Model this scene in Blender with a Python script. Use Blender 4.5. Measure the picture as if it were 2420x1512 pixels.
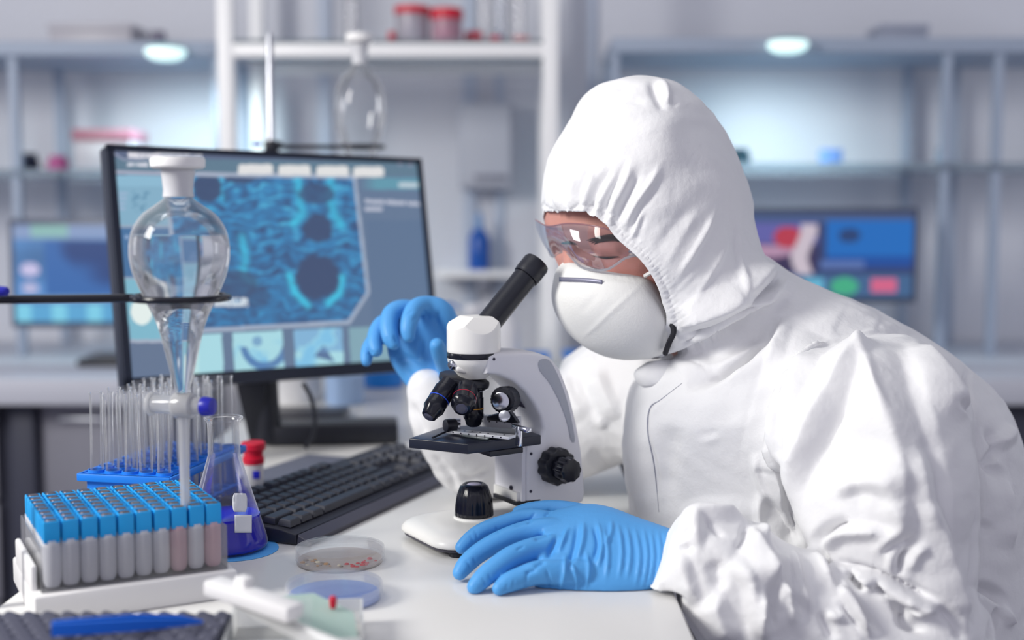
import bpy, bmesh, math, random
import numpy as np
from mathutils import Vector, Matrix, Quaternion
random.seed(7)
for o in list(bpy.data.objects): bpy.data.objects.remove(o)
SC = bpy.context.scene
PI = math.pi

# ------------------------------------------------------------------ camera
K = 3000.0                      # focal length in pixels of the 2420 x 1512 frame
TH = math.radians(4.9); ST, CT = math.sin(TH), math.cos(TH)
DESK = 0.75; H = 0.35
CAM = Vector((0, 0, DESK + H))
FW, UP, RT = Vector((0, CT, -ST)), Vector((0, ST, CT)), Vector((1, 0, 0))
cd = bpy.data.cameras.new('camera'); cam = bpy.data.objects.new('camera', cd)
SC.collection.objects.link(cam); SC.camera = cam
cam.location = CAM; cam.rotation_euler = (PI/2 - TH, 0, 0)
cd.sensor_width = 36; cd.lens = 36*K/2420; cd.clip_start = .05
cd.dof.use_dof = True; cd.dof.focus_distance = 1.28; cd.dof.aperture_fstop = 2.15; cd.dof.aperture_blades = 0
# ------------------------------------------------------------------ view, world, lights
SC.view_settings.view_transform = 'Standard'; SC.view_settings.look = 'None'
SC.view_settings.exposure = 0.0; SC.view_settings.gamma = 1.0; SC.view_settings.use_curve_mapping = False
SC.cycles.max_bounces = 14; SC.cycles.transparent_max_bounces = 40; SC.cycles.transmission_bounces = 12
SC.cycles.sample_clamp_indirect = 6.0
wd = bpy.data.worlds.new('room_air'); SC.world = wd; wd.use_nodes = True
wd.node_tree.nodes['Background'].inputs[0].default_value = (.66, .642, .765, 1)
wd.node_tree.nodes['Background'].inputs[1].default_value = .77
def area(name, loc, aim, sx, sy, power, col):
    l = bpy.data.lights.new(name, 'AREA'); l.shape = 'RECTANGLE'; l.size = sx; l.size_y = sy
    l.energy = power; l.color = col
    o = bpy.data.objects.new(name, l); SC.collection.objects.link(o); o.location = loc
    o.rotation_euler = (Vector(aim) - Vector(loc)).to_track_quat('-Z', 'Y').to_euler()
    return o
area('key_softbox', (-1.9, .45, 2.0), (.25, 1.4, .95), .6, .8, 53, (1.0, .98, .925))  # unseen softbox key from the upper left, no window stands here
area('overhead_fill_front', (-.35, 1.3, 2.68), (-.3, 1.4, 0), 1.0, 1.2, 4, (1, .99, .97))  # unseen overhead area light, added as a weak top fill
area('overhead_fill_rear', (.7, -.95, 2.66), (.5, 3.4, 1.1), 3.0, .8, 4, (.97, .98, 1.0))  # unseen fill above and behind the camera, added to brighten the back wall
area('right_side_fill', (3.25, 2.3, 1.25), (1.2, 3.4, .9), 1.0, .8, 14, (.97, .98, 1.0))  # side fill added out of view for the back wall, not a window
area('left_side_fill', (-3.25, 2.2, 1.25), (-1.0, 3.4, .9), 1.0, .8, 12, (.97, .98, 1.0))  # matching unseen area light added at left, grazing the back wall

# ------------------------------------------------------------------ placing helpers
def W(px, py, d):               # the place seen at a pixel of the photograph, at axis distance d
    return CAM + FW*d + RT*((px-1210)/K*d) + UP*((756-py)/K*d)
def G(px, py, z=0.0):           # the place on a level surface z above the desk top
    d = (H-z)/(ST + (py-756)/K*CT)
    return W(px, py, d)
def proj(co):
    r = co - np.array(CAM); d = r@np.array(FW)
    return 1210+K*(r@np.array(RT))/d, 756-K*(r@np.array(UP))/d, d
def lin(r, g, b):
    f = lambda c: c/12.92 if c <= .04045 else ((c+.055)/1.055)**2.4
    return (f(r/255), f(g/255), f(b/255), 1)

# ------------------------------------------------------------------ materials
MATS = {}
def mat(name, col, rough=.5, metal=0, spec=.5, trans=0, ior=1.45, emit=None, es=1, noise=0, nscale=60, bump=0, bscale=200, sss=0, coat=0):
    if name in MATS: return MATS[name]
    m = bpy.data.materials.new(name); m.use_nodes = True; n = m.node_tree.nodes; L = m.node_tree.links
    b = n['Principled BSDF']
    b.inputs['Base Color'].default_value = col; b.inputs['Roughness'].default_value = rough
    b.inputs['Metallic'].default_value = metal; b.inputs['Specular IOR Level'].default_value = spec
    b.inputs['Transmission Weight'].default_value = trans; b.inputs['IOR'].default_value = ior
    b.inputs['Coat Weight'].default_value = coat
    if sss:
        b.inputs['Subsurface Weight'].default_value = sss; b.inputs['Subsurface Scale'].default_value = .01
    if emit: b.inputs['Emission Color'].default_value = emit; b.inputs['Emission Strength'].default_value = es
    tc = n.new('ShaderNodeTexCoord')
    if noise:
        t = n.new('ShaderNodeTexNoise'); t.inputs['Scale'].default_value = nscale; t.inputs['Detail'].default_value = 4
        L.new(tc.outputs['Object'], t.inputs['Vector'])
        x = n.new('ShaderNodeMix'); x.data_type = 'RGBA'
        x.inputs[6].default_value = tuple(max(0, c*(1-noise)) for c in col[:3])+(1,)
        x.inputs[7].default_value = tuple(min(1, c*(1+noise)) for c in col[:3])+(1,)
        L.new(t.outputs['Fac'], x.inputs[0]); L.new(x.outputs[2], b.inputs['Base Color'])
    if bump:
        t = n.new('ShaderNodeTexNoise'); t.inputs['Scale'].default_value = bscale; t.inputs['Detail'].default_value = 5
        L.new(tc.outputs['Object'], t.inputs['Vector'])
        u = n.new('ShaderNodeBump'); u.inputs['Strength'].default_value = 1; u.inputs['Distance'].default_value = bump
        L.new(t.outputs['Fac'], u.inputs['Height']); L.new(u.outputs['Normal'], b.inputs['Normal'])
    MATS[name] = m; return m
def thin(name, tint=(.97, .98, .99), edge=(.62, .66, .72), rough=.03, gloss=1.0, haze=0.0, hcol=(.85, .87, .9), rim=0.0):
    """Thin clear sheet: transparent, mirror-like by Fresnel, a little milky, milkier towards grazing angles."""
    if name in MATS: return MATS[name]
    m = bpy.data.materials.new(name); m.use_nodes = True; n = m.node_tree.nodes; L = m.node_tree.links; n.clear()
    out = n.new('ShaderNodeOutputMaterial')
    lw = n.new('ShaderNodeLayerWeight'); lw.inputs['Blend'].default_value = .35
    mx = n.new('ShaderNodeMix'); mx.data_type = 'RGBA'; mx.inputs[6].default_value = (*tint, 1); mx.inputs[7].default_value = (*edge, 1)
    L.new(lw.outputs['Facing'], mx.inputs[0])
    tr = n.new('ShaderNodeBsdfTransparent'); L.new(mx.outputs[2], tr.inputs[0])
    gl = n.new('ShaderNodeBsdfGlossy'); gl.inputs['Roughness'].default_value = rough
    fr = n.new('ShaderNodeFresnel'); fr.inputs['IOR'].default_value = 1.5
    mu = n.new('ShaderNodeMath'); mu.operation = 'MULTIPLY'; mu.inputs[1].default_value = gloss; L.new(fr.outputs[0], mu.inputs[0])
    s = n.new('ShaderNodeMixShader'); L.new(mu.outputs[0], s.inputs[0]); L.new(tr.outputs[0], s.inputs[1]); L.new(gl.outputs[0], s.inputs[2])
    last = s
    if haze or rim:
        di = n.new('ShaderNodeBsdfDiffuse'); di.inputs[0].default_value = (*hcol, 1)
        tl = n.new('ShaderNodeBsdfTranslucent'); tl.inputs[0].default_value = (*hcol, 1)
        dm = n.new('ShaderNodeMixShader'); L.new(di.outputs[0], dm.inputs[1]); L.new(tl.outputs[0], dm.inputs[2])
        pw = n.new('ShaderNodeMath'); pw.operation = 'POWER'; pw.inputs[1].default_value = 3.0; L.new(lw.outputs['Facing'], pw.inputs[0])
        ma = n.new('ShaderNodeMath'); ma.operation = 'MULTIPLY_ADD'; ma.inputs[1].default_value = rim; ma.inputs[2].default_value = haze; L.new(pw.outputs[0], ma.inputs[0])
        h = n.new('ShaderNodeMixShader'); L.new(ma.outputs[0], h.inputs[0])
        L.new(s.outputs[0], h.inputs[1]); L.new(dm.outputs[0], h.inputs[2]); last = h
    L.new(last.outputs[0], out.inputs[0]); MATS[name] = m; return m
def vcol_emit(name, strength=1.0):
    if name in MATS: return MATS[name]
    m = bpy.data.materials.new(name); m.use_nodes = True; n = m.node_tree.nodes; L = m.node_tree.links
    b = n['Principled BSDF']; a = n.new('ShaderNodeAttribute'); a.attribute_name = 'picture'
    b.inputs['Base Color'].default_value = (.01, .01, .012, 1); b.inputs['Roughness'].default_value = .35
    L.new(a.outputs['Color'], b.inputs['Emission Color']); b.inputs['Emission Strength'].default_value = strength
    MATS[name] = m; return m

M_DESK = mat('white_laminate', lin(232, 231, 229), .22, spec=.5, noise=.01, nscale=5)
M_SUIT = mat('coverall_fabric', lin(238, 238, 240), .6, spec=.25, bump=.0009, bscale=110)
M_MASK = mat('respirator_fabric', lin(236, 236, 234), .8, spec=.15, bump=.0003, bscale=400)
M_GLOVE = mat('nitrile_rubber', lin(84, 160, 226), .46, spec=.4, bump=.00025, bscale=260)
M_SKIN = mat('skin', lin(206, 148, 136), .5, spec=.35, noise=.12, nscale=35, bump=.0002, bscale=500, sss=.15)
M_BLACKP = mat('black_plastic', lin(28, 30, 40), .38, bump=.0001, bscale=700)
M_BLACKG = mat('gloss_black_plastic', lin(20, 22, 34), .18)
M_MSW = mat('white_enamel', lin(240, 239, 236), .28, spec=.5)
M_MSG = mat('grey_white_enamel', lin(224, 224, 230), .32, spec=.5)
M_CHROME = mat('chrome', lin(210, 212, 220), .16, metal=1)
M_STEEL = mat('brushed_steel', lin(196, 198, 206), .32, metal=1)
M_KEYB = mat('keyboard_plastic', lin(44, 46, 58), .5)
M_KEY = mat('key_plastic', lin(52, 54, 66), .42)
M_BLUEP = mat('blue_rack_plastic', lin(32, 128, 232), .35, spec=.5)
M_CAP = mat('sky_blue_cap_plastic', lin(30, 168, 240), .38)
M_FROST = mat('frosted_white_plastic', lin(232, 233, 238), .4, trans=.25, spec=.4)
M_WHITEP = mat('white_plastic', lin(236, 235, 236), .4)
M_DKBLUE = mat('navy_plastic', lin(30, 34, 165), .35)
M_GLASS = thin('thin_clear_glass', tint=(.996, .997, .998), edge=(.93, .94, .955), haze=.035, rim=.65, hcol=(.98, .98, .99), gloss=.6)
M_GLASS2 = thin('clear_dish_plastic', tint=(.997, .997, .999), edge=(.98, .98, .99), haze=.06, rim=.3, hcol=(.99, .99, 1), gloss=.3)
M_WATER = mat('clear_liquid', (.98, .99, 1, 1), 0.0, trans=1, ior=1.27)
M_BLUELIQ = mat('deep_blue_liquid', lin(22, 12, 214), .04, trans=.2, ior=1.33, spec=.8)
M_WALL = mat('painted_wall', lin(212, 214, 223), .7, noise=.015, nscale=2)
M_FRAME = mat('white_powder_coat', lin(246, 246, 248), .35)

# ------------------------------------------------------------------ mesh helpers
C = SC.collection
def tag(o, label=None, cat=None, group=None, kind=None):
    if label: o['label'] = label
    if cat: o['category'] = cat
    if group: o['group'] = group
    if kind: o['kind'] = kind
    return o
def empty(name, loc, label, cat, group=None, rz=0):
    o = bpy.data.objects.new(name, None); C.objects.link(o); o.location = loc; o.rotation_euler = (0, 0, rz)
    o.empty_display_size = .02
    return tag(o, label, cat, group)
def wmat(o):
    m = Matrix.LocRotScale(o.location, o.rotation_euler, o.scale)
    return wmat(o.parent) @ o.matrix_parent_inverse @ m if o.parent else m
def link(name, me, m, parent=None, smooth=True, world=True):
    o = bpy.data.objects.new(name, me); C.objects.link(o)
    if m:
        me.materials.clear(); me.materials.append(m)
    if smooth:
        for p in me.polygons: p.use_smooth = True
        if smooth != 'all': me.set_sharp_from_angle(angle=math.radians(38))
    if parent:
        o.parent = parent
        if world:                # mesh was made in world space: keep it there
            o.matrix_parent_inverse = wmat(parent).inverted()
    return o
def build(name, bm, m, parent=None, smooth=True, world=True):
    bmesh.ops.recalc_face_normals(bm, faces=bm.faces[:])
    me = bpy.data.meshes.new(name); bm.to_mesh(me); bm.free()
    return link(name, me, m, parent, smooth, world)
def box(bm, c, s, rot=None, bev=0, seg=2):
    M = Matrix.Translation(Vector(c))
    if rot is not None: M = M @ (rot.to_4x4() if not isinstance(rot, (int, float)) else Matrix.Rotation(rot, 4, 'Z'))
    M = M @ Matrix.Diagonal((*s, 1))
    r = bmesh.ops.create_cube(bm, size=1, matrix=M)
    if bev:
        es = set(e for v in r['verts'] for e in v.link_edges)
        bmesh.ops.bevel(bm, geom=list(es), offset=bev, segments=seg, affect='EDGES', profile=.5)
def cyl(bm, a, b, r1, r2=None, n=24, bev=0):
    a, b = Vector(a), Vector(b); r2 = r1 if r2 is None else r2
    q = (b-a).to_track_quat('Z', 'Y').to_matrix().to_4x4()
    M = Matrix.Translation((a+b)/2) @ q
    r = bmesh.ops.create_cone(bm, cap_ends=True, segments=n, radius1=r1, radius2=r2, depth=(b-a).length, matrix=M)
    if bev:
        es = set(e for v in r['verts'] for e in v.link_edges if any(len(f.verts) > 4 for f in e.link_faces))
        bmesh.ops.bevel(bm, geom=list(es), offset=bev, segments=2, affect='EDGES', profile=.5)
def lathe(bm, prof, M=None, n=40, closed=False):
    M = M or Matrix.Identity(4); rings = []
    for r, z in prof:
        if r < 1e-6: rings.append([bm.verts.new(M @ Vector((0, 0, z)))])
        else: rings.append([bm.verts.new(M @ Vector((r*math.cos(2*PI*k/n), r*math.sin(2*PI*k/n), z))) for k in range(n)])
    pairs = list(zip(rings, rings[1:]))
    if closed: pairs.append((rings[-1], rings[0]))
    for A, B in pairs:
        for k in range(n):
            a0, a1 = A[k % len(A)], A[(k+1) % len(A)]; b0, b1 = B[k % len(B)], B[(k+1) % len(B)]
            vs = [a0, a1, b1, b0]; u = []
            for v in vs:
                if v not in u: u.append(v)
            if len(u) >= 3:
                try: bm.faces.new(u)
                except ValueError: pass
def prism(bm, pts, off, bev=0):      # polygon of Vectors pushed along vector off
    a = [bm.verts.new(p) for p in pts]; b = [bm.verts.new(p+off) for p in pts]; n = len(a); fs = []
    fs.append(bm.faces.new(a)); fs.append(bm.faces.new(b[::-1]))
    for k in range(n): bm.faces.new([a[k], a[(k+1) % n], b[(k+1) % n], b[k]])
    if bev:
        es = [e for f in fs for e in f.edges]
        bmesh.ops.recalc_face_normals(bm, faces=bm.faces[:])
        bmesh.ops.bevel(bm, geom=es, offset=bev, segments=3, affect='EDGES', profile=.5)
def spline(P, m=8, closed=False):    # Catmull-Rom through lists of equal-length tuples
    P = [np.array([x for x in p], float) for p in P]; out = []; n = len(P)
    for i in range(n if closed else n-1):
        g = lambda j: P[j % n] if closed else P[min(max(j, 0), n-1)]
        a, b, c, d = g(i-1), g(i), g(i+1), g(i+2)
        for k in range(m):
            t = k/m
            out.append(.5*(2*b+(c-a)*t+(2*a-5*b+4*c-d)*t*t+(3*b-a-3*c+d)*t**3))
    if not closed: out.append(P[-1])
    return out
def tube(bm, pts, r, n=12, cap=True, closed=False):   # pts Vectors, r number or list
    N = len(pts); rs = r if hasattr(r, '__len__') else [r]*N
    pts = [Vector(p) for p in pts]; rings = []; u = None
    for i in range(N):
        t = (pts[(i+1) % N]-pts[i-1]) if closed else pts[min(i+1, N-1)]-pts[max(i-1, 0)]
        t.normalize()
        if u is None: u = t.orthogonal().normalized()
        u = (u - t*u.dot(t)).normalized(); v = t.cross(u)
        rings.append([bm.verts.new(pts[i]+(u*math.cos(2*PI*k/n)+v*math.sin(2*PI*k/n))*rs[i]) for k in range(n)])
    for i in range(N if closed else N-1):
        A, B = rings[i], rings[(i+1) % N]
        for k in range(n): bm.faces.new([A[k], A[(k+1) % n], B[(k+1) % n], B[k]])
    if cap and not closed:
        bm.faces.new(rings[0][::-1]); bm.faces.new(rings[-1])
def capsule(bm, pr, n=20, m=6):      # pr: (Vector, radius) chain with round ends
    s = spline([(*p, r) for p, r in pr], m)
    pts = [Vector(x[:3]) for x in s]; rs = [float(x[3]) for x in s]
    t0 = (pts[0]-pts[1]).normalized(); t1 = (pts[-1]-pts[-2]).normalized()
    pre, post = [], []
    for a in (85, 65, 45, 25):
        a = math.radians(a)
        pre.append((pts[0]+t0*rs[0]*math.sin(a), rs[0]*math.cos(a)))
    for a in (25, 45, 65, 85):
        a = math.radians(a)
        post.append((pts[-1]+t1*rs[-1]*math.sin(a), rs[-1]*math.cos(a)))
    allp = pre+list(zip(pts, rs))+post
    tube(bm, [p for p, _ in allp], [r for _, r in allp], n)
def loft(bm, rings, n=36, m=5, ex=2.0):   # rings: (P, Q, half thickness): ellipses spanned by P-Q
    s = spline([(*P, *Q, t) for P, Q, t in rings], m)
    PQ = [(Vector(x[:3]), Vector(x[3:6]), float(x[6])) for x in s]
    cs = [(P+Q)/2 for P, Q, _ in PQ]; N = len(PQ); R = []
    for i, (P, Q, t) in enumerate(PQ):
        u = (P-Q)/2; tg = (cs[min(i+1, N-1)]-cs[max(i-1, 0)])
        un = u.normalized(); v = -(FW-un*FW.dot(un)).normalized()*t
        ring = []
        for k in range(n):
            a = 2*PI*k/n; ca, sa = math.cos(a), math.sin(a)
            f = lambda q: math.copysign(abs(q)**(2/ex), q)
            ring.append(bm.verts.new(cs[i]+u*f(ca)+v*f(sa)))
        R.append(ring)
    for A, B in zip(R, R[1:]):
        for k in range(n): bm.faces.new([A[k], A[(k+1) % n], B[(k+1) % n], B[k]])
    for ring, i, j in ((R[0], 0, 1), (R[-1], -1, -2)):
        tip = bm.verts.new(cs[i]+(cs[i]-cs[j])*.3)
        for k in range(n): bm.faces.new([ring[k], ring[(k+1) % n], tip])
def arrays(me):
    n = len(me.vertices); co = np.empty(3*n, np.float32); me.vertices.foreach_get('co', co)
    return co.reshape(-1, 3).astype(np.float64)
def normals(me):
    n = len(me.vertices); a = np.empty(3*n, np.float32); me.vertex_normals.foreach_get('vector', a)
    return a.reshape(-1, 3).astype(np.float64)
def setco(me, co):
    me.vertices.foreach_set('co', co.astype(np.float32).ravel()); me.update()
def relax(me, it, keep=None):
    e = np.empty(2*len(me.edges), np.int32); me.edges.foreach_get('vertices', e); e = e.reshape(-1, 2)
    n = len(me.vertices); co = arrays(me)
    i = np.concatenate([e[:, 0], e[:, 1]]); j = np.concatenate([e[:, 1], e[:, 0]])
    deg = np.maximum(np.bincount(i, minlength=n), 1)[:, None]
    for _ in range(it):
        s = np.stack([np.bincount(i, co[j, k], minlength=n) for k in range(3)], 1)/deg
        w = .5 if keep is None else .5*keep[:, None]
        co = co+(s-co)*w
    setco(me, co)
def remesh(bm, voxel, it=4):
    me = bpy.data.meshes.new('tmp'); bmesh.ops.recalc_face_normals(bm, faces=bm.faces[:]); bm.to_mesh(me); bm.free()
    o = bpy.data.objects.new('tmp', me); C.objects.link(o)
    md = o.modifiers.new('r', 'REMESH'); md.mode = 'VOXEL'; md.voxel_size = voxel; md.adaptivity = 0
    dg = bpy.context.evaluated_depsgraph_get(); dg.update()
    r = bpy.data.meshes.new_from_object(o.evaluated_get(dg)); bpy.data.objects.remove(o)
    relax(r, it); return r
def sculpt(me, strokes, gain=1.0, passes=1, soft=1):
    """Raise folds on the side of a mesh that faces the room's front: (points, width px, height mm, kind)."""
    co = arrays(me); nr = normals(me); px, py, d = proj(co); tot_h = np.zeros(len(co))
    vd = co-np.array(CAM); vd /= np.linalg.norm(vd, axis=1)[:, None]
    face = np.clip(-(nr*vd).sum(1)*2.5, 0, 1)
    for pts, w, h, kind in strokes:
        P = np.array(spline(pts, 5)) if len(pts) > 2 else np.array(pts, float)
        R = 3.2*w
        idx = np.nonzero((px > P[:, 0].min()-R) & (px < P[:, 0].max()+R) & (py > P[:, 1].min()-R) & (py < P[:, 1].max()+R) & (face > 0))[0]
        if len(idx) == 0: continue
        q = np.stack([px[idx], py[idx]], 1); best = np.full(len(idx), 1e9); tt = np.zeros(len(idx)); sg = np.ones(len(idx))
        seg = P[1:]-P[:-1]; ln = np.hypot(seg[:, 0], seg[:, 1]); cum = np.concatenate([[0], np.cumsum(ln)]); tot = cum[-1]
        for k in range(len(seg)):
            r = q-P[k]; t = np.clip((r@seg[k])/max(ln[k]**2, 1e-9), 0, 1)
            dv = r-t[:, None]*seg[k]; dd = np.hypot(dv[:, 0], dv[:, 1]); b = dd < best
            best = np.where(b, dd, best); tt = np.where(b, (cum[k]+t*ln[k])/tot, tt)
            cr = seg[k, 0]*r[:, 1]-seg[k, 1]*r[:, 0]; sg = np.where(b, np.sign(cr), sg)
        x = best/w; taper = np.clip(np.sin(PI*np.clip(tt, .02, .98))*1.45, 0, 1)
        g = np.exp(-x*x)
        if kind == 'r': f = g
        elif kind == 'v': f = -g
        elif kind == 's': f = sg*x*np.exp(-x*x*.6)*1.3      # right-hand side raised, left-hand side sunk
        elif kind == 'T': f = np.maximum(0, 1-x)
        elif kind == 'R': f = np.maximum(0, 1-np.where(sg > 0, x/2.4, x/.55))   # gentle on the right-hand side, steep on the left
        elif kind == 'L': f = np.maximum(0, 1-np.where(sg < 0, x/2.4, x/.55))
        elif kind == 'c': f = -np.exp(-np.abs(x)*2.2)       # sharp crease
        else: f = np.exp(-np.abs(x)*1.6)                    # sharp pleat
        tot_h[idx] += h*.001*gain*taper*f*face[idx]
    e = np.empty(2*len(me.edges), np.int32); me.edges.foreach_get('vertices', e); e = e.reshape(-1, 2); n = len(co)
    i_ = np.concatenate([e[:, 0], e[:, 1]]); j_ = np.concatenate([e[:, 1], e[:, 0]]); deg = np.maximum(np.bincount(i_, minlength=n), 1)
    for _ in range(soft): tot_h = .5*tot_h+.5*np.bincount(i_, tot_h[j_], minlength=n)/deg
    sn = nr.copy()
    for _ in range(8): sn = .3*sn+.7*np.stack([np.bincount(i_, sn[j_, k], minlength=n) for k in range(3)], 1)/deg[:, None]
    sn /= np.maximum(np.linalg.norm(sn, axis=1), 1e-6)[:, None]
    setco(me, co+sn*tot_h[:, None])
def off_desk(me, times=10):      # cloth and body rest on the desk instead of sinking into it
    for k in range(times):
        co = arrays(me); up = DESK+.0045-co[:, 2]; rt = XR+.0045-co[:, 0]
        ins = (up > 0) & (rt > 0) & (co[:, 2] > DESK-.5) & (co[:, 1] < 2.5)
        if k == 0: near = (co[:, 1] < 2.5) & (np.abs(co[:, 0]-XR) < .012) & (np.abs(co[:, 2]-DESK) < .012) | ins
        corner = (np.maximum(up, rt) < .012) & ins
        a = ins & (up <= rt); co[a, 2] = DESK+.0045; b_ = ins & ~(up <= rt); co[b_, 0] = XR+.0045
        q = corner; co[q, 0] += .0015; co[q, 2] += .0015; setco(me, co)
        if k < times-1: relax(me, 2, near.astype(float))
def clip(me, g):
    """Keep the part of a mesh where g > 0, cut cleanly along g = 0."""
    bm = bmesh.new(); bm.from_mesh(me); bmesh.ops.triangulate(bm, faces=bm.faces[:])
    co = np.array([v.co[:] for v in bm.verts]); val = g(co); new = {}
    tris = [[v.index for v in f.verts] for f in bm.faces]; bm.free()
    V = [tuple(c) for c in co]; F = []
    def cut(a, b):
        k = (min(a, b), max(a, b))
        if k not in new:
            t = val[a]/(val[a]-val[b]); V.append(tuple(co[a]+(co[b]-co[a])*t)); new[k] = len(V)-1
        return new[k]
    for t in tris:
        s = [val[i] > 0 for i in t]; c = sum(s)
        if c == 3: F.append(t)
        elif c == 1:
            k = s.index(True); a, b, d = t[k], t[(k+1) % 3], t[(k+2) % 3]; F.append([a, cut(a, b), cut(a, d)])
        elif c == 2:
            k = s.index(False); a, b, d = t[k], t[(k+1) % 3], t[(k+2) % 3]; F.append([cut(a, b), b, d]); F.append([cut(a, b), d, cut(d, a)])
    used = sorted({i for f in F for i in f}); mp = {o: n for n, o in enumerate(used)}
    r = bpy.data.meshes.new('clipped'); r.from_pydata([V[i] for i in used], [], [[mp[i] for i in f] for f in F]); r.update(); r.validate()
    return r
def vnoise(x, y, seed=0):
    rs = np.random.RandomState(seed); T = rs.rand(64, 64)
    xi, yi = np.floor(x).astype(int), np.floor(y).astype(int); fx, fy = x-xi, y-yi
    fx, fy = fx*fx*(3-2*fx), fy*fy*(3-2*fy)
    g = lambda a, b: T[a % 64, b % 64]
    return (g(xi, yi)*(1-fx)+g(xi+1, yi)*fx)*(1-fy)+(g(xi, yi+1)*(1-fx)+g(xi+1, yi+1)*fx)*fy
def inpoly(x, y, poly):
    c = np.zeros(x.shape, bool); n = len(poly)
    for i in range(n):
        (x0, y0), (x1, y1) = poly[i], poly[(i+1) % n]
        if y0 == y1: continue
        m = ((y0 > y) != (y1 > y)) & (x < (x1-x0)*(y-y0)/(y1-y0)+x0); c ^= m
    return c
def copy_tree(o, parent=None):
    c = o.copy(); C.objects.link(c)
    if parent: c.parent = parent
    for ch in o.children: copy_tree(ch, c)
    return c
# ================================================================== the room
def struct(name, bm, m): return tag(build(name, bm, m), kind='structure')
YB = 3.42                                            # back wall
b = bmesh.new(); box(b, (0, 1.0, -.05), (7, 5.2, .1)); struct('floor', b, mat('floor_vinyl', lin(112, 112, 124), .5, noise=.04, nscale=3))
b = bmesh.new(); box(b, (0, 1.0, 2.85), (7, 5.2, .1)); struct('ceiling', b, mat('ceiling_paint', lin(225, 226, 230), .8))
b = bmesh.new(); box(b, (0, YB+.05, 1.4), (7, .1, 2.8)); struct('wall_back', b, M_WALL)
b = bmesh.new(); box(b, (-3.45, 1.0, 1.4), (.1, 5.2, 2.8)); struct('wall_left', b, M_WALL)
b = bmesh.new(); box(b, (3.45, 1.0, 1.4), (.1, 5.2, 2.8)); struct('wall_right', b, M_WALL)
# upright cover strips on the back wall
M_STRIP = mat('pale_blue_strip', lin(184, 194, 212), .5)
for k, px in enumerate((775, 1112, 1180, 1395)):
    X = W(px, 300, YB).x; b = bmesh.new(); box(b, (X, YB-.008, 1.4), (.035 if k < 2 else .02, .016, 2.79), bev=.003)
    tag(build('trim_%d' % (k+1), b, M_STRIP), kind='structure')

# main desk
XL, XR = -.4575, .1505
t = empty('desk', ((XL+XR)/2, 1.8, 0), 'white laminate desk carrying the microscope, keyboard and glassware', 'desk')
b = bmesh.new(); box(b, ((XL+XR)/2, 1.82, DESK-.014), (XR-XL, 2.16, .028), bev=.004); build('desktop', b, M_DESK, t)
for x in (XL+.04, XR-.04):
    for y in (.82, 2.82):
        b = bmesh.new(); box(b, (x, y, (DESK-.028)/2), (.04, .04, DESK-.028), bev=.003); build('leg', b, mat('grey_leg', lin(92, 90, 100), .5), t)

# side benches along the back wall
M_BTOP = mat('bench_top', lin(196, 198, 210), .45); M_BDARK = mat('bench_dark_panel', lin(58, 60, 76), .5); M_BDRAW = mat('drawer_front', lin(142, 142, 154), .5)
def bench(x0, x1, label, panels):
    t = empty('side_bench', ((x0+x1)/2, 2.95, 0), label, 'bench')
    b = bmesh.new(); box(b, ((x0+x1)/2, 3.02, DESK-.0275), (x1-x0, .78, .055), bev=.004); build('worktop', b, M_BTOP, t)
    b = bmesh.new(); box(b, ((x0+x1)/2, 3.05, .36), (x1-x0-.04, .6, .66)); build('cabinet_carcass', b, M_BDARK, t)
    for (a, c, dark) in panels:
        if dark:
            b = bmesh.new(); box(b, ((a+c)/2, 2.72, .35), (c-a, .05, .69), bev=.004); build('upright_panel', b, M_BDARK, t); continue
        for k in range(3):
            b = bmesh.new(); box(b, ((a+c)/2, 2.735, .13+k*.225), (c-a, .02, .215), bev=.004); dr = build('drawer', b, M_BDRAW, t)
            b = bmesh.new(); box(b, ((a+c)/2, 2.718, .2+k*.225), (.14, .012, .012), bev=.003); build('handle', b, M_STEEL, dr)
    return t
xw = lambda px, d: (px-1210)/K*d
bench(-3.3, -.685, 'left grey side bench with dark frame and drawers by back wall', [(-1.28, -1.12, False), (xw(12, 2.7), xw(70, 2.7), True), (xw(80, 2.72), xw(330, 2.72), False), (-1.9, -1.32, False)])
bench(.205, 3.3, 'right grey side bench behind the person in white', [(.66, .98, True), (xw(2340, 2.72), xw(2364, 2.72), False), (xw(2372, 2.72), xw(2500, 2.72), True), (1.3, 1.9, False)])

# shelving units on the two benches, each with a lit top
M_SH = mat('shelf_blue_grey', lin(160, 172, 192), .5); M_GSH = thin('shelf_glass', tint=(.85, .9, .93), edge=(.45, .55, .62), haze=.35, hcol=(.66, .74, .82))
def zt(py, d): return CAM.z + d*((756-py)/K*CT - ST)
def shelving(x0, x1, tops, mids, label, posts):
    t = empty('shelving_unit', ((x0+x1)/2, 3.2, DESK), label, 'shelving')
    ztop = zt(tops, 3.05)
    b = bmesh.new(); box(b, ((x0+x1)/2, 3.22, ztop), (x1-x0, .34, .035), bev=.004); build('top_board', b, M_SH, t)
    for m_ in mids:
        b = bmesh.new(); box(b, ((x0+x1)/2, 3.22, zt(m_, 3.05)-.008), (x1-x0, .34, .016)); build('shelf', b, M_GSH, t)
    for x in posts:
        for y in (3.07, 3.37):
            b = bmesh.new(); box(b, (x, y, (ztop+DESK)/2), (.022, .022, ztop-DESK), bev=.003); build('upright', b, M_SH, t)
    return t, ztop
sl, ztl = shelving(-2.6, -.69, 120, [400], 'glass-shelved unit on the left bench with lit top board', [xw(48, 3.07), -2.58, -.702])
sr, ztr = shelving(xw(1440, 3.1), 1.55, 112, [385], 'glass-shelved unit on the right bench with lit top board', [xw(1450, 3.07), xw(2225, 3.07), xw(2345, 3.07), 1.53])
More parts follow.
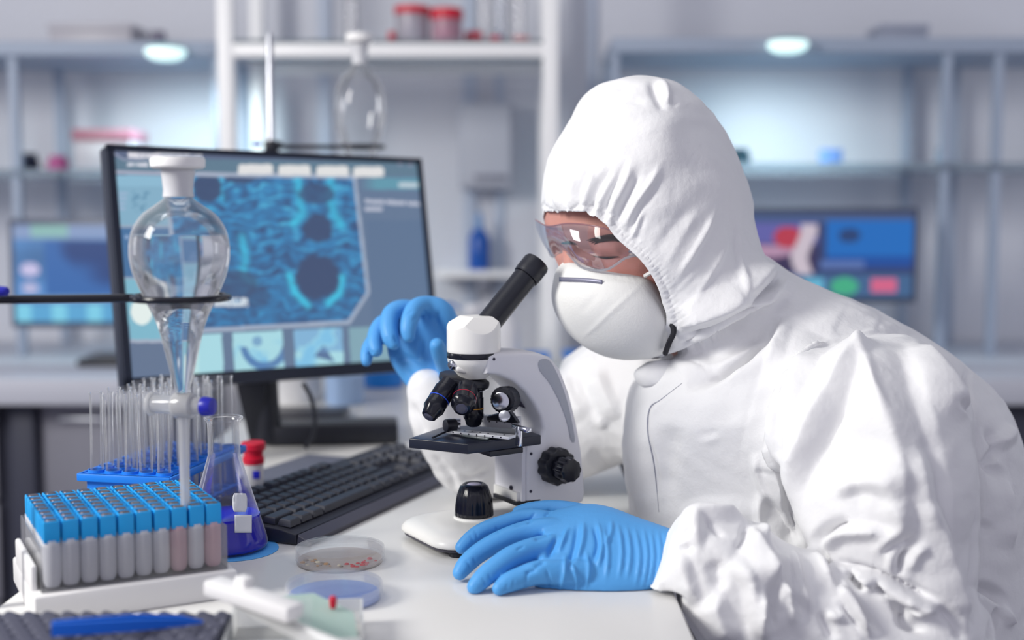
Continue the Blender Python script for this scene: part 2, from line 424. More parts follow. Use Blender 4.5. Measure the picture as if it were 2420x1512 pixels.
def downlight(px, py, label):
    d = 2.98; c = W(px, py, d); z = c.z
    t = empty('shelf_downlight', (c.x, c.y, z), label, 'light')
    b = bmesh.new(); lathe(b, [(0, .012), (.036, .012), (.044, .006), (.046, .002), (.04, .001), (.04, .0)], Matrix.Translation(c)); build('housing', b, mat('teal_glass_housing', lin(140, 176, 186), .3), t)
    b = bmesh.new(); lathe(b, [(0, -.024), (.026, -.023), (.040, -.017), (.047, -.007), (.046, .001), (.036, .005), (0, .006)], Matrix.Translation(c))
    build('diffuser', b, mat('lit_diffuser', (1, 1, 1, 1), .5, emit=(.62, .97, .93, 1), es=1.0), t)
    b = bmesh.new(); box(b, (c.x, c.y+.022, z+.008), (.02, .04, .008), bev=.002); build('bracket', b, M_STEEL, t)
    l = bpy.data.lights.new('downlight_bulb', 'SPOT'); l.energy = 10; l.color = (.70, .96, 1.0); l.spot_size = 2.7; l.spot_blend = 1; l.shadow_soft_size = .04
    o = bpy.data.objects.new('downlight_bulb', l); C.objects.link(o); o.location = (c.x, c.y+.02, z-.045); o.rotation_euler = (.42, 0, 0)
downlight(391, 118, 'round teal shelf light at upper left, over the red-lidded box')
downlight(1862, 101, 'round teal shelf light above the white hood, at right')

# things on those shelves
def shelf_thing(name, px, py_base, w, h, d, col, label, cat, kind='jar', dd=.05, cap=None):
    c = W(px, py_base, d); ww = w/K*d; hh = h/K*d
    t = empty(name, c, label, cat)
    bm_ = bmesh.new()
    if kind == 'jar': lathe(bm_, [(0, 0), (ww*.46, 0), (ww*.5, hh*.06), (ww*.5, hh*.6), (ww*.34, hh*.76), (0, hh*.76)], Matrix.Translation(c), n=24)
    else: box(bm_, c+Vector((0, 0, hh*.36)), (ww, dd, hh*.72), bev=.003)
    build('body', bm_, mat(name+str(px)+'_body', col, .4), t)
    bm_ = bmesh.new()
    if kind == 'jar': lathe(bm_, [(0, hh*.74), (ww*.4, hh*.74), (ww*.4, hh), (0, hh)], Matrix.Translation(c), n=24)
    else: box(bm_, c+Vector((0, 0, hh*.86)), (ww*1.04, dd*1.05, hh*.28), bev=.003)
    build('lid', bm_, mat(name+str(px)+'_lid', cap or col, .4), t)
    return t
zs = zt(400, 3.05); pyl = lambda z, d: 756-K*(((z-CAM.z)/d+ST)/CT)
yl = pyl(zs, 3.12)
shelf_thing('jar', 70, yl, 46, 40, 3.13, lin(30, 38, 62), 'small black jar on left glass shelf beside the pink jar', 'jar')
shelf_thing('jar', 138, yl, 50, 34, 3.13, lin(186, 92, 150), 'small pink jar on left glass shelf beside the black jar', 'jar')
shelf_thing('storage_box', 264, yl, 132, 92, 3.13, lin(190, 190, 198), 'grey box with dusty red lid on the left glass shelf', 'box', 'box', .14, lin(172, 116, 134))
zs2 = zt(385, 3.05); yr = pyl(zs2, 3.12)
shelf_thing('jar', 1748, yr, 50, 36, 3.13, lin(20, 52, 66), 'dark teal jar on right glass shelf behind the hood', 'jar')
shelf_thing('storage_box', 1962, yr, 46, 34, 3.13, lin(110, 142, 200), 'little blue box in the middle of the right glass shelf', 'box', 'box', .05)
shelf_thing('jar', 2224, yr, 26, 40, 3.13, lin(128, 146, 168), 'little grey-blue jar at the right end of the right glass shelf', 'jar')
zq = ztl+.0175
shelf_thing('storage_box', 2120, pyl(ztr+.0175, 3.2), 110, 48, 3.2, lin(160, 166, 184), 'flat grey box on top of the right shelving unit', 'box', 'box', .12)
shelf_thing('jar', 374, pyl(zq, 3.2), 44, 46, 3.2, lin(120, 116, 136), 'dim grey jar on top board above the left shelf light', 'jar')
shelf_thing('storage_box', 235, pyl(zq, 3.2), 190, 56, 3.2, lin(186, 184, 192), 'low pale box on top of the left shelving unit', 'box', 'box', .14)

# background monitors
def picture(parent, name, TLc, TRc, BLc, nx, ny, fn, m, uv=True):
    s, t = np.meshgrid(np.linspace(0, 1, nx+1), np.linspace(0, 1, ny+1))
    A, B, D = (np.array(x) for x in (TLc, TRc, BLc))
    co = A+(B-A)*s[..., None]+(D-A)*t[..., None]; co = co.reshape(-1, 3)
    sc, tc = (s.ravel(), t.ravel()) if uv else proj(co)[:2]
    col = np.clip(fn(sc, tc), 0, 255)/255
    col = np.where(col <= .04045, col/12.92, ((col+.055)/1.055)**2.4)
    F = [[j*(nx+1)+i, (j+1)*(nx+1)+i, (j+1)*(nx+1)+i+1, j*(nx+1)+i+1] for j in range(ny) for i in range(nx)]
    me = bpy.data.meshes.new(name); me.from_pydata([tuple(c) for c in co], [], F); me.update()
    a = me.color_attributes.new('picture', 'FLOAT_COLOR', 'POINT')
    a.data.foreach_set('color', np.concatenate([col, np.ones((len(col), 1))], 1).astype(np.float32).ravel())
    return link(name, me, m, parent, smooth=False)
def put(col, m, c, f=1.0):
    f = f if not isinstance(f, np.ndarray) else f[m][:, None]
    col[m] = col[m]*(1-f)+np.array(c, float)*f
def img_left(s, t):
    col = np.zeros((len(s), 3))+np.array([72, 122, 178.])
    n = vnoise(s*9, t*6, 3); col += (n-.5)[:, None]*np.array([30, 40, 50])
    put(col, (s > .14) & (t > .16) & (t < .72), (44, 98, 166)); n2 = vnoise(s*7+3, t*4, 5)
    put(col, (s > .14) & (t > .16) & (t < .72), (26, 58, 116), np.clip((n2-.45)*2.5, 0, .9))
    put(col, t < .15, (128, 150, 190)); put(col, (t < .13) & (s > .08) & (s < .25), (132, 178, 176))
    put(col, (np.hypot((s-.07)*1.6, t-.46) < .07), (196, 190, 226)); put(col, (np.hypot((s-.07)*1.6, t-.65) < .06), (176, 178, 214))
    put(col, (t > .8), (84, 160, 206)); put(col, (t > .8) & (np.sin(s*40) > .2), (120, 200, 226)); put(col, (t > .74) & (t < .8), (110, 150, 196))
    return col
def img_right(s, t):
    col = np.zeros((len(s), 3))+np.array([44, 58, 104.])
    put(col, t < .11, (64, 84, 128))
    m = (s > .60) & (t > .08) & (t < .64); put(col, m, (18, 102, 182)); put(col, m & (t > .5), (16, 72, 150))
    put(col, np.hypot((s-.71)*1.8, t-.26) < .09, (30, 60, 110))
    put(col, (s > .58) & (s < .78) & (t > .56) & (t < .66), (84, 110, 168))
    m = (s > .2) & (s < .56) & (t > .1) & (t < .7); put(col, m, (50, 40, 78)); put(col, m & (t < .36), (92, 92, 160)); put(col, np.hypot((s-.34)*1.0, (t-.45)*1.6) < .12, (172, 136, 164))
    put(col, np.hypot((s-.43)*2, t-.28) < .13, (176, 52, 72))
    put(col, (np.abs(s-.505-.02*np.sin(t*9)) < .038) & (t > .12) & (t < .72), (196, 184, 196))
    put(col, t > .72, (60, 96, 138)); put(col, (t > .78) & (t < .97) & (s > .50) & (s < .60), (96, 176, 206))
    put(col, np.hypot((s-.69)*1.7, t-.87) < .11, (62, 168, 128)); put(col, (t > .78) & (t < .94) & (s > .81) & (s < .93), (206, 96, 132))
    put(col, (t > .8) & (s > .34) & (s < .46), (70, 170, 160))
    return col
def bg_monitor(px0, px1, py0, py1, d, fn, label):
    TL, TR, BL = W(px0, py0, d), W(px1, py0, d), W(px0, py1, d)
    # stand the screen plane upright
    BL = Vector((TL.x, TL.y, BL.z)); TR = Vector((TR.x, TL.y, TL.z)); w = TR.x-TL.x; h = TL.z-BL.z; cx = (TL.x+TR.x)/2
    t = empty('computer_monitor', (cx, TL.y+.05, DESK), label, 'monitor')
    b = bmesh.new(); box(b, (cx, TL.y+.018, TL.z-h/2), (w+.024, .03, h+.028), bev=.004); build('casing', b, mat('monitor_grey_casing', lin(78, 86, 108), .4), t)
    picture(t, 'screen', TL, TR, BL, 120, 60, fn, vcol_emit('screen_glow'))
    b = bmesh.new(); box(b, (cx, TL.y+.05, (BL.z+DESK)/2+.02), (.05, .03, BL.z-DESK+.02), bev=.004); build('neck', b, M_BLACKP, t)
    b = bmesh.new(); box(b, (cx, TL.y+.05, DESK+.0095), (.22, .16, .016), bev=.006); build('foot', b, M_BLACKP, t)
bg_monitor(30, 560, 532, 762, 2.86, img_left, 'blurred monitor with blue picture on left bench behind big monitor')
bg_monitor(1640, 2160, 505, 703, 2.9, img_right, 'blurred monitor with coloured tiles on right bench behind the shoulder')

# white frame with a glass shelf behind the desk
t = empty('storage_rack', (-.3, 3.0, 0), 'white metal shelf frame standing behind the desk and monitor', 'shelf')
fd = 2.93; xa, xb = xw(545, fd), xw(1300, fd); zsh = zt(140, fd)
for x, y in ((xa, fd), (xb, fd), (xa, fd+.36), (xb, fd+.36)):
    b = bmesh.new(); box(b, (x, y, 1.1), (.036, .036, 2.2), bev=.004); build('post', b, M_FRAME, t)
for y in (fd, fd+.36):
    b = bmesh.new(); box(b, ((xa+xb)/2, y, zsh+.014), (xb-xa, .03, .030), bev=.003); build('rail', b, M_FRAME, t)
    b = bmesh.new(); box(b, ((xa+xb)/2, y, .42), (xb-xa, .03, .032), bev=.003); build('rail', b, M_FRAME, t)
b = bmesh.new(); box(b, ((xa+xb)/2, fd+.18, zsh+.033), (xb-xa+.02, .39, .008)); build('glass_shelf', b, thin('pale_shelf_glass', tint=(.9, .94, .96), edge=(.5, .6, .66), haze=.25, hcol=(.7, .78, .84)), t)
zsf = zsh+.0378
def lidded(px, w, h, d, lid, label, frac=.2, body=None, off=0):
    z = zsf; y = d; x = xw(px, d); r = w/K*d/2; hh = h/K*d
    c = Vector((x, y, z)); t = empty('specimen_jar', c, label, 'jar', None)
    b = bmesh.new(); lathe(b, [(0, 0), (r*.92, 0), (r*.95, hh*.05), (r*.92, hh*(1-frac)), (r*.88, hh*(1-frac)), (r*.9, hh*.08), (0, hh*.06)], Matrix.Translation(c), n=28); build('body', b, body or thin('jar_plastic', tint=(.9, .9, .94), edge=(.6, .6, .68), haze=.5, hcol=(.86, .84, .9)), t)
    b = bmesh.new(); lathe(b, [(0, hh*(1-frac)), (r, hh*(1-frac)), (r, hh*.985), (r*.94, hh), (0, hh)], Matrix.Translation(c), n=28); build('lid', b, lid, t)
M_RED = mat('red_plastic', lin(205, 24, 54), .4); M_PINK = thin('pink_jar_plastic', tint=(.95, .7, .8), edge=(.7, .4, .55), haze=.5, hcol=(.86, .66, .76))
lidded(978, 84, 88, 3.02, M_RED, 'larger clear jar with red lid on the white shelf frame')
lidded(1058, 76, 80, 3.0, M_RED, 'pinkish jar with red lid, right of larger clear jar', .3, M_PINK)
lidded(1120, 42, 34, 3.05, M_RED, 'short red-lidded jar standing between pink jar and glass tubes', .5)
lidded(930, 16, 26, 2.98, M_RED, 'tiny red-capped vial left of the big red-lidded jars', .7)
lidded(1172, 26, 18, 3.0, M_RED, 'tiny red-capped vial in front of the glass cylinders', .7)
M_SALMON = mat('salmon_plastic', lin(214, 150, 150), .5)
lidded(1232, 40, 17, 3.0, M_SALMON, 'low salmon-capped vial beside the right post of the frame', .7)
for k, (px, w, h) in enumerate(((1142, 34, 150), (1184, 36, 170), (1226, 32, 140), (836, 36, 200))):
    d = 3.18 if k < 3 else 3.1; c = Vector((xw(px, d), d, zsf)); r = w/K*d/2; hh = h/K*d
    t = empty('glass_cylinder', c, ['left of three upright glass cylinders by the right post of frame', 'middle of three upright glass cylinders by the right post of frame', 'right of three upright glass cylinders by the right post of frame', 'lone glass cylinder on shelf above the far funnel'][k], 'cylinder')
    b = bmesh.new(); lathe(b, [(0, .004), (r, .004), (r, hh), (r*.88, hh), (r*.88, .008), (0, .008)], Matrix.Translation(c), n=24); build('tube', b, M_GLASS, t)
    b = bmesh.new(); lathe(b, [(0, 0), (r*1.5, 0), (r*1.5, .004), (0, .006)], Matrix.Translation(c), n=24); build('foot', b, M_GLASS, t)
# wall cupboard with a blue bottle behind the frame
cxp = lambda px, d: xw(px, d)
t = empty('wall_cupboard', (cxp(1150, 3.35), 3.35, 1.2), 'pale wall cupboard seen through the white frame', 'cupboard')
x0, x1 = cxp(1085, 3.3), cxp(1215, 3.3)
b = bmesh.new(); box(b, ((x0+x1)/2, 3.36, zt(345, 3.3)), (x1-x0, .11, .22), bev=.004); build('body', b, mat('cupboard_paint', lin(188, 192, 205), .6), t)
b = bmesh.new(); box(b, ((x0+x1)/2, 3.30, zt(345, 3.3)), (x1-x0-.02, .012, .20), bev=.003); dr = build('door', b, mat('cupboard_door', lin(190, 194, 206), .6), t)
b = bmesh.new(); box(b, ((x0+x1)/2+.01, 3.288, zt(428, 3.3)+.01), (.085, .014, .012), bev=.003); build('handle', b, mat('dull_handle', lin(140, 142, 158), .4), dr)
t = empty('wall_ledge', (cxp(1140, 3.35), 3.35, zt(650, 3.3)), 'narrow white ledge on the back wall under the blue bottle', 'shelf')
b = bmesh.new(); box(b, (cxp(1140, 3.35), 3.35, zt(648, 3.3)), (.24, .14, .018), bev=.003); build('board', b, M_FRAME, t)
b = bmesh.new(); box(b, (cxp(1140, 3.35), 3.40, zt(648, 3.3)-.03), (.03, .03, .05), bev=.003); build('bracket', b, M_STEEL, t)
zl = zt(648, 3.3)+.009; c = Vector((cxp(1132, 3.32), 3.34, zl))
t = empty('spray_bottle', c, 'tall blue bottle on ledge against the back wall', 'bottle')
b = bmesh.new(); lathe(b, [(0, 0), (.026, 0), (.028, .006), (.028, .085), (.02, .1), (.012, .108), (0, .108)], Matrix.Translation(c), n=28); build('body', b, mat('blue_bottle', lin(20, 82, 170), .3), t)
b = bmesh.new(); lathe(b, [(0, .107), (.011, .107), (.010, .13), (.006, .15), (0, .152)], Matrix.Translation(c), n=20); build('cap', b, mat('pale_blue_cap', lin(110, 150, 200), .4), t)
# ================================================================== things on the desk
def T(p, rz=0): return Matrix.Translation(Vector(p)) @ Matrix.Rotation(rz, 4, 'Z')
Z0 = DESK
# ---- white tray, clear box, blue-capped tubes
ang = math.radians(28); ux = Vector((math.cos(ang), math.sin(ang), 0)); uy = Vector((-math.sin(ang), math.cos(ang), 0))
FL = G(100, 1240, .084); FL.z = Z0
pitch = .0155; NX, NY = 10, 8
bw, bd = NX*pitch, NY*pitch
ctr = FL + ux*bw/2 + uy*bd/2
t = empty('tube_tray', (ctr.x, ctr.y, Z0), 'thick white plastic tray under the box of blue-capped tubes', 'tray', rz=ang)
b = bmesh.new(); box(b, ctr+Vector((0, 0, .0125)), (bw+.020, bd+.022, .025), ang, bev=.0025); build('plate', b, M_WHITEP, t)
b = bmesh.new(); box(b, ctr-ux*(bw/2+.0070)+Vector((0, 0, .034)), (.005, bd*.86, .026), ang, bev=.002); build('end_wall', b, M_WHITEP, t)
M_BOX = thin('clear_box_plastic', tint=(.985, .985, .99), edge=(.95, .95, .96), haze=.07, hcol=(.97, .97, .98), gloss=.7)
t = empty('tube_box', (ctr.x, ctr.y, Z0+.025), 'clear plastic box holding rows of blue-capped tubes on the white tray', 'box', rz=ang)
b = bmesh.new()
for s in (-1, 1):
    box(b, ctr+uy*s*(bd/2+.0022)+Vector((0, 0, .0255+.02)), (bw+.006, .0012, .04), ang)
    box(b, ctr+ux*s*(bw/2+.0022)+Vector((0, 0, .0255+.02)), (.0012, bd+.004, .04), ang)
box(b, ctr+Vector((0, 0, .0262)), (bw+.005, bd+.005, .0012), ang)
build('walls', b, M_BOX, t)
M_TUBEP = thin('tube_plastic', tint=(.985, .985, .99), edge=(.9, .91, .93), haze=.68, hcol=(.98, .98, .99), rim=.25)
M_TUBER = thin('tube_plastic_red', tint=(.96, .78, .8), edge=(.8, .5, .55), haze=.68, hcol=(.95, .66, .68))
M_INSET = mat('cap_inset_metal', lin(120, 108, 112), .28, metal=.85, noise=.5, nscale=900)
def capped_tube():
    t = empty('capped_tube', (0, 0, 0), 'small clear tube with square sky-blue cap standing in the clear box', 'tube', 'blue-capped tubes packed in the clear box')
    b = bmesh.new(); lathe(b, [(0, .0008), (.0058, .0010), (.0072, .004), (.0076, .009), (.0077, .042)], n=20)
    build('tube_body', b, mat('frosted_tube', lin(246, 247, 252), .35, trans=.3, ior=1.2), t, world=False)
    b = bmesh.new()
    P = spline([(6.9, 5.2), (5.2, 6.9), (-5.2, 6.9), (-6.9, 5.2), (-6.9, -5.2), (-5.2, -6.9), (5.2, -6.9), (6.9, -5.2)], 3, True)
    lv = [(.97, .040), (1.0, .0415), (1.0, .0565), (.95, .0585), (.80, .0588), (.76, .0565), (.74, .0558)]
    rr = [[b.verts.new((p[0]*s*.001, p[1]*s*.001, z)) for p in P] for s, z in lv]
    n = len(P)
    for A, B in zip(rr, rr[1:]):
        for k in range(n): b.faces.new([A[k], A[(k+1) % n], B[(k+1) % n], B[k]])
    b.faces.new(rr[0][::-1]); b.faces.new(rr[-1])
    cp = build('cap', b, M_CAP, t, world=False)
    b = bmesh.new(); lathe(b, [(0, .0590), (.0046, .0591), (.0050, .0586), (.0050, .0557)], n=16); build('inset', b, M_INSET, cp, world=False)
    return t
proto = capped_tube(); first = True
red_me = None
for j in range(NY):
    for i in range(NX):
        p = FL+ux*(i+.5)*pitch+uy*(j+.5)*pitch; o = proto if first else copy_tree(proto); first = False
        o.location = (p.x, p.y, Z0+.0268+random.uniform(0, .0004)); o.rotation_euler = (0, 0, ang+random.uniform(-.05, .05))
        ORD = ['first', 'second', 'third', 'fourth', 'fifth', 'sixth', 'seventh', 'eighth', 'ninth', 'tenth']
        o['label'] = 'small clear tube with sky-blue cap, %s from left in %s row from the front' % (ORD[i], ORD[j])
        if (i, j) in ((7, 0), (9, 0), (4, 3)):
            body = [c for c in o.children if c.name.startswith('tube_body')][0]
            if red_me is None: red_me = body.data.copy(); red_me.materials.clear(); red_me.materials.append(mat('red_stained_tube', lin(238, 205, 212), .35, trans=.3, ior=1.2))
            body.data = red_me
            if (i, j) != (4, 3): o['label'] = {7: 'blue-capped tube with a red-stained body in the front row, nearer its middle', 9: 'blue-capped tube with a red-stained body at right end of front row'}[i]; body['label'] = 'red-stained clear tube body'
            else: body.data = [c for c in proto.children if c.name.startswith('tube_body')][0].data

# ---- dark cap mat and blue tweezers
c = Vector((-.335, 1.0, Z0)); matL, matR = -.52, G(541, 1445, .03).x; y1 = G(300, 1436, .03).y; y0 = .88
t = empty('foam_mat', (-.34, .95, Z0), 'dark grey foam block with scaly bumps at lower left, under the blue tweezers', 'mat')
b = bmesh.new(); nx, ny = 110, 70
xs = np.linspace(-.455, matR, nx); ys = np.linspace(y0, y1, ny); V = {}
for j in range(ny):
    for i in range(nx):
        x, y = xs[i], ys[j]; r = int(math.floor((y-y0)/.0125)); ph = (x/.0155+(.5 if r % 2 else 0)) % 1-.5; fy = ((y-y0)/.0125) % 1
        h = .0072*max(0, 1-(2*ph)**2)*(1-fy)**.8
        V[i, j] = b.verts.new((x, y, Z0+.0245+h))
for j in range(ny-1):
    for i in range(nx-1): b.faces.new([V[i, j], V[i+1, j], V[i+1, j+1], V[i, j+1]])
edge = [V[i, 0] for i in range(nx)]+[V[nx-1, j] for j in range(1, ny)]+[V[i, ny-1] for i in range(nx-2, -1, -1)]+[V[0, j] for j in range(ny-2, 0, -1)]
low = [b.verts.new((v.co.x, v.co.y, Z0)) for v in edge]; n = len(edge)
for k in range(n): b.faces.new([edge[k], low[k], low[(k+1) % n], edge[(k+1) % n]])
b.faces.new(low)
build('block', b, mat('dark_foam', lin(96, 98, 116), .7), t)
A = G(122, 1490, .036); B_ = G(480, 1462, .036)
t = empty('tweezers', A, 'blue plastic tweezers lying on the dark foam block', 'tweezers')
M_TW = mat('blue_tweezer_plastic', lin(20, 104, 220), .35)
dr = (B_-A).normalized(); pd = dr.cross(Vector((0, 0, 1)))
for s, nm in ((1, 'arm'), (-1, 'arm')):
    b = bmesh.new(); L_ = (B_-A).length
    prof = [(0, .0095), (.15, .0095), (.55, .0088), (.85, .006), (1.0, .0016)]
    va = []
    for f, w in prof:
        o_ = A+Vector((0, 0, .003))+dr*L_*f+pd*s*(.0012+.0035*math.sin(PI*min(f, 1))); va.append([b.verts.new(o_+Vector((0, 0, z))+pd*s*q) for z, q in ((-.0062, 0), (-.0062, w*.35), (-.0062+w, w*.35), (-.0062+w, 0))])
    for P, Q in zip(va, va[1:]):
        for k in range(4): b.faces.new([P[k], P[(k+1) % 4], Q[(k+1) % 4], Q[k]])
    b.faces.new(va[0]); b.faces.new(va[-1]); build(nm, b, M_TW, t)

# ---- open white slide case with pale green sheet, out of focus in front
M_CLEARW = thin('milky_clear_plastic', tint=(.98, .985, .99), edge=(.94, .95, .96), haze=.62, hcol=(.98, .98, .98))
cc = G(715, 1500, 0.0)
t = empty('sample_case', (cc.x, cc.y, Z0), 'open milky plastic sample case with raised white lid, blurred at bottom front', 'case')
b = bmesh.new()
wc, dc, hc = .105, .10, .023; ca = .12
for s in (-1, 1):
    box(b, (cc.x+s*wc/2*math.cos(ca), cc.y-.03+s*wc/2*math.sin(ca), Z0+hc/2), (.002, dc, hc), ca)
    box(b, (cc.x-s*dc/2*math.sin(ca), cc.y-.03+s*dc/2*math.cos(ca), Z0+hc/2), (wc, .002, hc), ca)
box(b, (cc.x, cc.y-.03, Z0+.001), (wc, dc, .002), ca); build('tub', b, M_CLEARW, t)
P0, P1 = W(500, 1385, 1.02), W(700, 1452, .97)
dl = (P1-P0); P2 = W(860, 1505, .95)
b = bmesh.new(); q = (P2-P0).to_track_quat('X', 'Z').to_matrix()
box(b, (P0+P1)/2+Vector((0, 0, .001)), (dl.length*1.0, .020, .013), dl.to_track_quat('X', 'Z').to_matrix(), bev=.003); ld = build('lid', b, M_WHITEP, t)
b = bmesh.new(); box(b, (P0*.62+P1*.38)+Vector((0, .006, .010)), (.013, .012, .010), dl.to_track_quat('X', 'Z').to_matrix(), bev=.003); build('hinge_knob', b, M_WHITEP, ld)
b = bmesh.new(); prism(b, [P0+Vector((0, 0, -.006)), P1+Vector((0, 0, -.006)), P2+Vector((0, 0, -.01)), W(870, 1600, .93), W(600, 1460, .98)], Vector((0, .002, 0))); build('lid_panel', b, M_CLEARW, t)
b = bmesh.new(); pts = [W(660, 1412, 1.03), W(740, 1405, 1.04), W(835, 1450, 1.02), W(850, 1540, .98), W(760, 1520, .97), W(690, 1450, 1.0)]
prism(b, pts, Vector((0, .0015, .001))); build('green_sheet', b, thin('mint_film', tint=(.78, .93, .88), edge=(.6, .8, .75), haze=.75, hcol=(.82, .97, .92)), t)
rp = W(787, 1422, 1.02); b = bmesh.new(); capsule(b, [(rp+Vector((0, 0, -.003)), .0028), (rp+Vector((0, 0, .002)), .0032)], 12); build('red_tip', b, M_RED, t)

# ---- blue rack with glass test tubes
RA = math.radians(12); rx = Vector((math.cos(RA), math.sin(RA)*.0+0, 0)); ry = Vector((math.sin(RA), math.cos(RA), 0)); rx = Vector((math.cos(RA), -math.sin(RA), 0))
zr = .0735
FR = G(402, 1130, zr); FR.z = Z0; RW, RL = .106, .190
rc = FR-rx*RW/2+ry*RL/2
t = empty('test_tube_rack', rc, 'bright blue plastic rack full of empty glass test tubes', 'rack', rz=-RA)
NTX, NTY = 5, 9; px_, py_ = RW*.93/NTX, RL*.95/NTY
hole = [rc+rx*((i-(NTX-1)/2)*px_)+ry*((j-(NTY-1)/2)*py_) for j in range(NTY) for i in range(NTX)]
def plate(z, th, r, rim):
    b = bmesh.new()
    for j in range(NTY):
        for i in range(NTX):
            c0 = rc+rx*((i-(NTX-1)/2)*px_)+ry*((j-(NTY-1)/2)*py_); n = 24; lo, hi = [], []
            for k in range(n):
                a = 2*PI*k/n; ci, si = math.cos(a), math.sin(a); m_ = max(abs(ci), abs(si))
                sq = rx*(ci/m_*px_/2)+ry*(si/m_*py_/2); ro = rx*(ci*r)+ry*(si*r)
                lo.append([b.verts.new(c0+v+Vector((0, 0, z-th))) for v in (sq, ro)]+[b.verts.new(c0+ro*1.0+Vector((0, 0, z+rim)))])
                hi.append([b.verts.new(c0+v+Vector((0, 0, z))) for v in (sq, ro*1.18)]+[b.verts.new(c0+ro*1.14+Vector((0, 0, z+rim)))])
            for k in range(n):
                k2 = (k+1) % n
                b.faces.new([hi[k][0], hi[k2][0], hi[k2][1], hi[k][1]]); b.faces.new([hi[k][1], hi[k2][1], hi[k2][2], hi[k][2]])
                b.faces.new([hi[k][2], hi[k2][2], lo[k2][2], lo[k][2]]); b.faces.new([lo[k][2], lo[k2][2], lo[k2][1], lo[k][1]])
                b.faces.new([lo[k][1], lo[k2][1], lo[k2][0], lo[k][0]])
    return b
rt = .0077
build('top_plate', plate(zr, .002, rt, .0030), M_BLUEP, t)
build('middle_plate', plate(.030, .002, rt, .001), M_BLUEP, t)
b = bmesh.new()
Rm = Matrix.Rotation(-RA, 3, 'Z')
for s in (-1, 1):
    box(b, rc+ry*s*RL/2+Vector((0, 0, zr-.0035)), (RW, .003, .0080), Rm, bev=.001)
    box(b, rc+rx*s*RW/2+Vector((0, 0, zr-.0035)), (.003, RL, .0080), Rm, bev=.001)
build('rim', b, M_BLUEP, t)
b = bmesh.new(); box(b, rc+Vector((0, 0, .003)), (RW*.88, RL*.95, .006), Rm, bev=.001); build('base', b, M_BLUEP, t)
for s in (-1, 1):
    b = bmesh.new(); box(b, rc+ry*s*(RL/2-.006)+Vector((0, 0, zr/2)), (RW*.86, .003, zr-.004), Rm, bev=.001); build('end_panel', b, M_BLUEP, t)
b = bmesh.new(); L_ = .150; r = .0068
lathe(b, [(0, 0), (r*.6, .0014), (r*.92, .005), (r, .009), (r, L_-.003), (r*1.12, L_-.001), (r*1.14, L_), (r*.95, L_+.0003)], n=24)
gt = build('test_tube', b, M_GLASS, None); tag(gt, 'empty clear glass test tube standing upright in blue rack', 'test tube', 'glass test tubes in the blue rack')
first = True
for k, p in enumerate(hole):
    if k % NTX == 4 and (k//NTX) % 3 == 1: continue
    o = gt if first else gt.copy()
    if not first: C.objects.link(o)
    o['label'] = 'empty glass test tube, %s from left in %s row from front of the blue rack' % (ORD[k % NTX], ORD[k//NTX])
    first = False; o.location = (p.x, p.y, Z0+.0065+random.uniform(-.0002, .0025)); o.rotation_euler = (random.uniform(-.022, .022), random.uniform(-.022, .022), random.uniform(0, 6))

# ---- conical flask; the blue disc paints the light it throws on the desk
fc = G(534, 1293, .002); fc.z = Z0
glow_bm = bmesh.new(); cc2 = fc+Vector((.007, -.002, 0)); lathe(glow_bm, [(0, 0), (.0468, 0), (.0475, .0006), (.047, .0012), (0, .0012)], Matrix.Translation(cc2), n=64)
tag(build('glow_disc', glow_bm, mat('painted_glow_blue', lin(92, 178, 250), .5)), 'thin light blue disc painting the glow of light under the conical flask', 'glow_disc')
t = empty('conical_flask', fc+Vector((0, 0, .0014)), 'conical glass flask with deep blue liquid beside the keyboard', 'flask')
k_ = .0425; hf = zt(990, 1.29)-Z0-.002
of = [(0, .0), (k_*.9, 0), (k_, .004), (k_*.985, .012), (k_*.86, .03), (.0185, hf*.66), (.0165, hf*.74), (.0165, hf*.95), (.0195, hf*.985), (.0195, hf)]
sp = [tuple(x) for x in spline(of[1:], 4)]
prof = [(0, .0)]+sp+[(.0172, hf-.0004)]
b = bmesh.new(); lathe(b, prof, Matrix.Translation(fc+Vector((0, 0, .0014))), n=56); build('glass_body', b, M_GLASS, t)
zl_ = .036; lq = [(r-.0008, z) for r, z in sp if .0024 < z < zl_]; lq = [(0, .0026), (k_*.9-.002, .0026)]+lq+[(lq[-1][0]-.0005, zl_), (0, zl_)]
b = bmesh.new(); lathe(b, lq, Matrix.Translation(fc+Vector((0, 0, .0014))), n=56); build('liquid', b, M_BLUELIQ, t)
def on_cone(px, py, w, h, nm, rnd):
    # a small label curved round the flask's front
    c0 = fc; zc = None
    b = bmesh.new(); n, m_ = 10, 8; V = {}
    for j in range(m_+1):
        for i in range(n+1):
            x_, y_ = px+(i/n-.5)*w, py+(j/m_-.5)*h
            if rnd: f = (abs(2*j/m_-1))**4; x_ = px+(x_-px)*(1-.25*f)
            # intersect view ray with flask surface by stepping
            lo, hi_ = fc.y-.08, fc.y; best = None
            for s in range(60):
                d = (fc.y-.06)+s*.0012; p = W(x_, y_, d/CT if CT else d); r_ = math.hypot(p.x-fc.x, p.y-fc.y); z_ = p.z-fc.z-.0014
                R_ = np.interp(z_, [q[1] for q in sp], [q[0] for q in sp])
                if r_ <= R_+.0006: best = p; break
            V[i, j] = b.verts.new((best+Vector((0, -.0008, 0))) if best is not None else W(x_, y_, fc.y-.03))
    for j in range(m_):
        for i in range(n): b.faces.new([V[i, j], V[i+1, j], V[i+1, j+1], V[i, j+1]])
    o = build(nm, b, mat('white_label', lin(232, 234, 240), .6), t); o['label'] = 'white label'
    sm = o.modifiers.new('thick', 'SOLIDIFY'); sm.thickness = .0004
on_cone(567, 1187, 34, 44, 'sticker', True); on_cone(575, 1237, 40, 42, 'sticker', False)

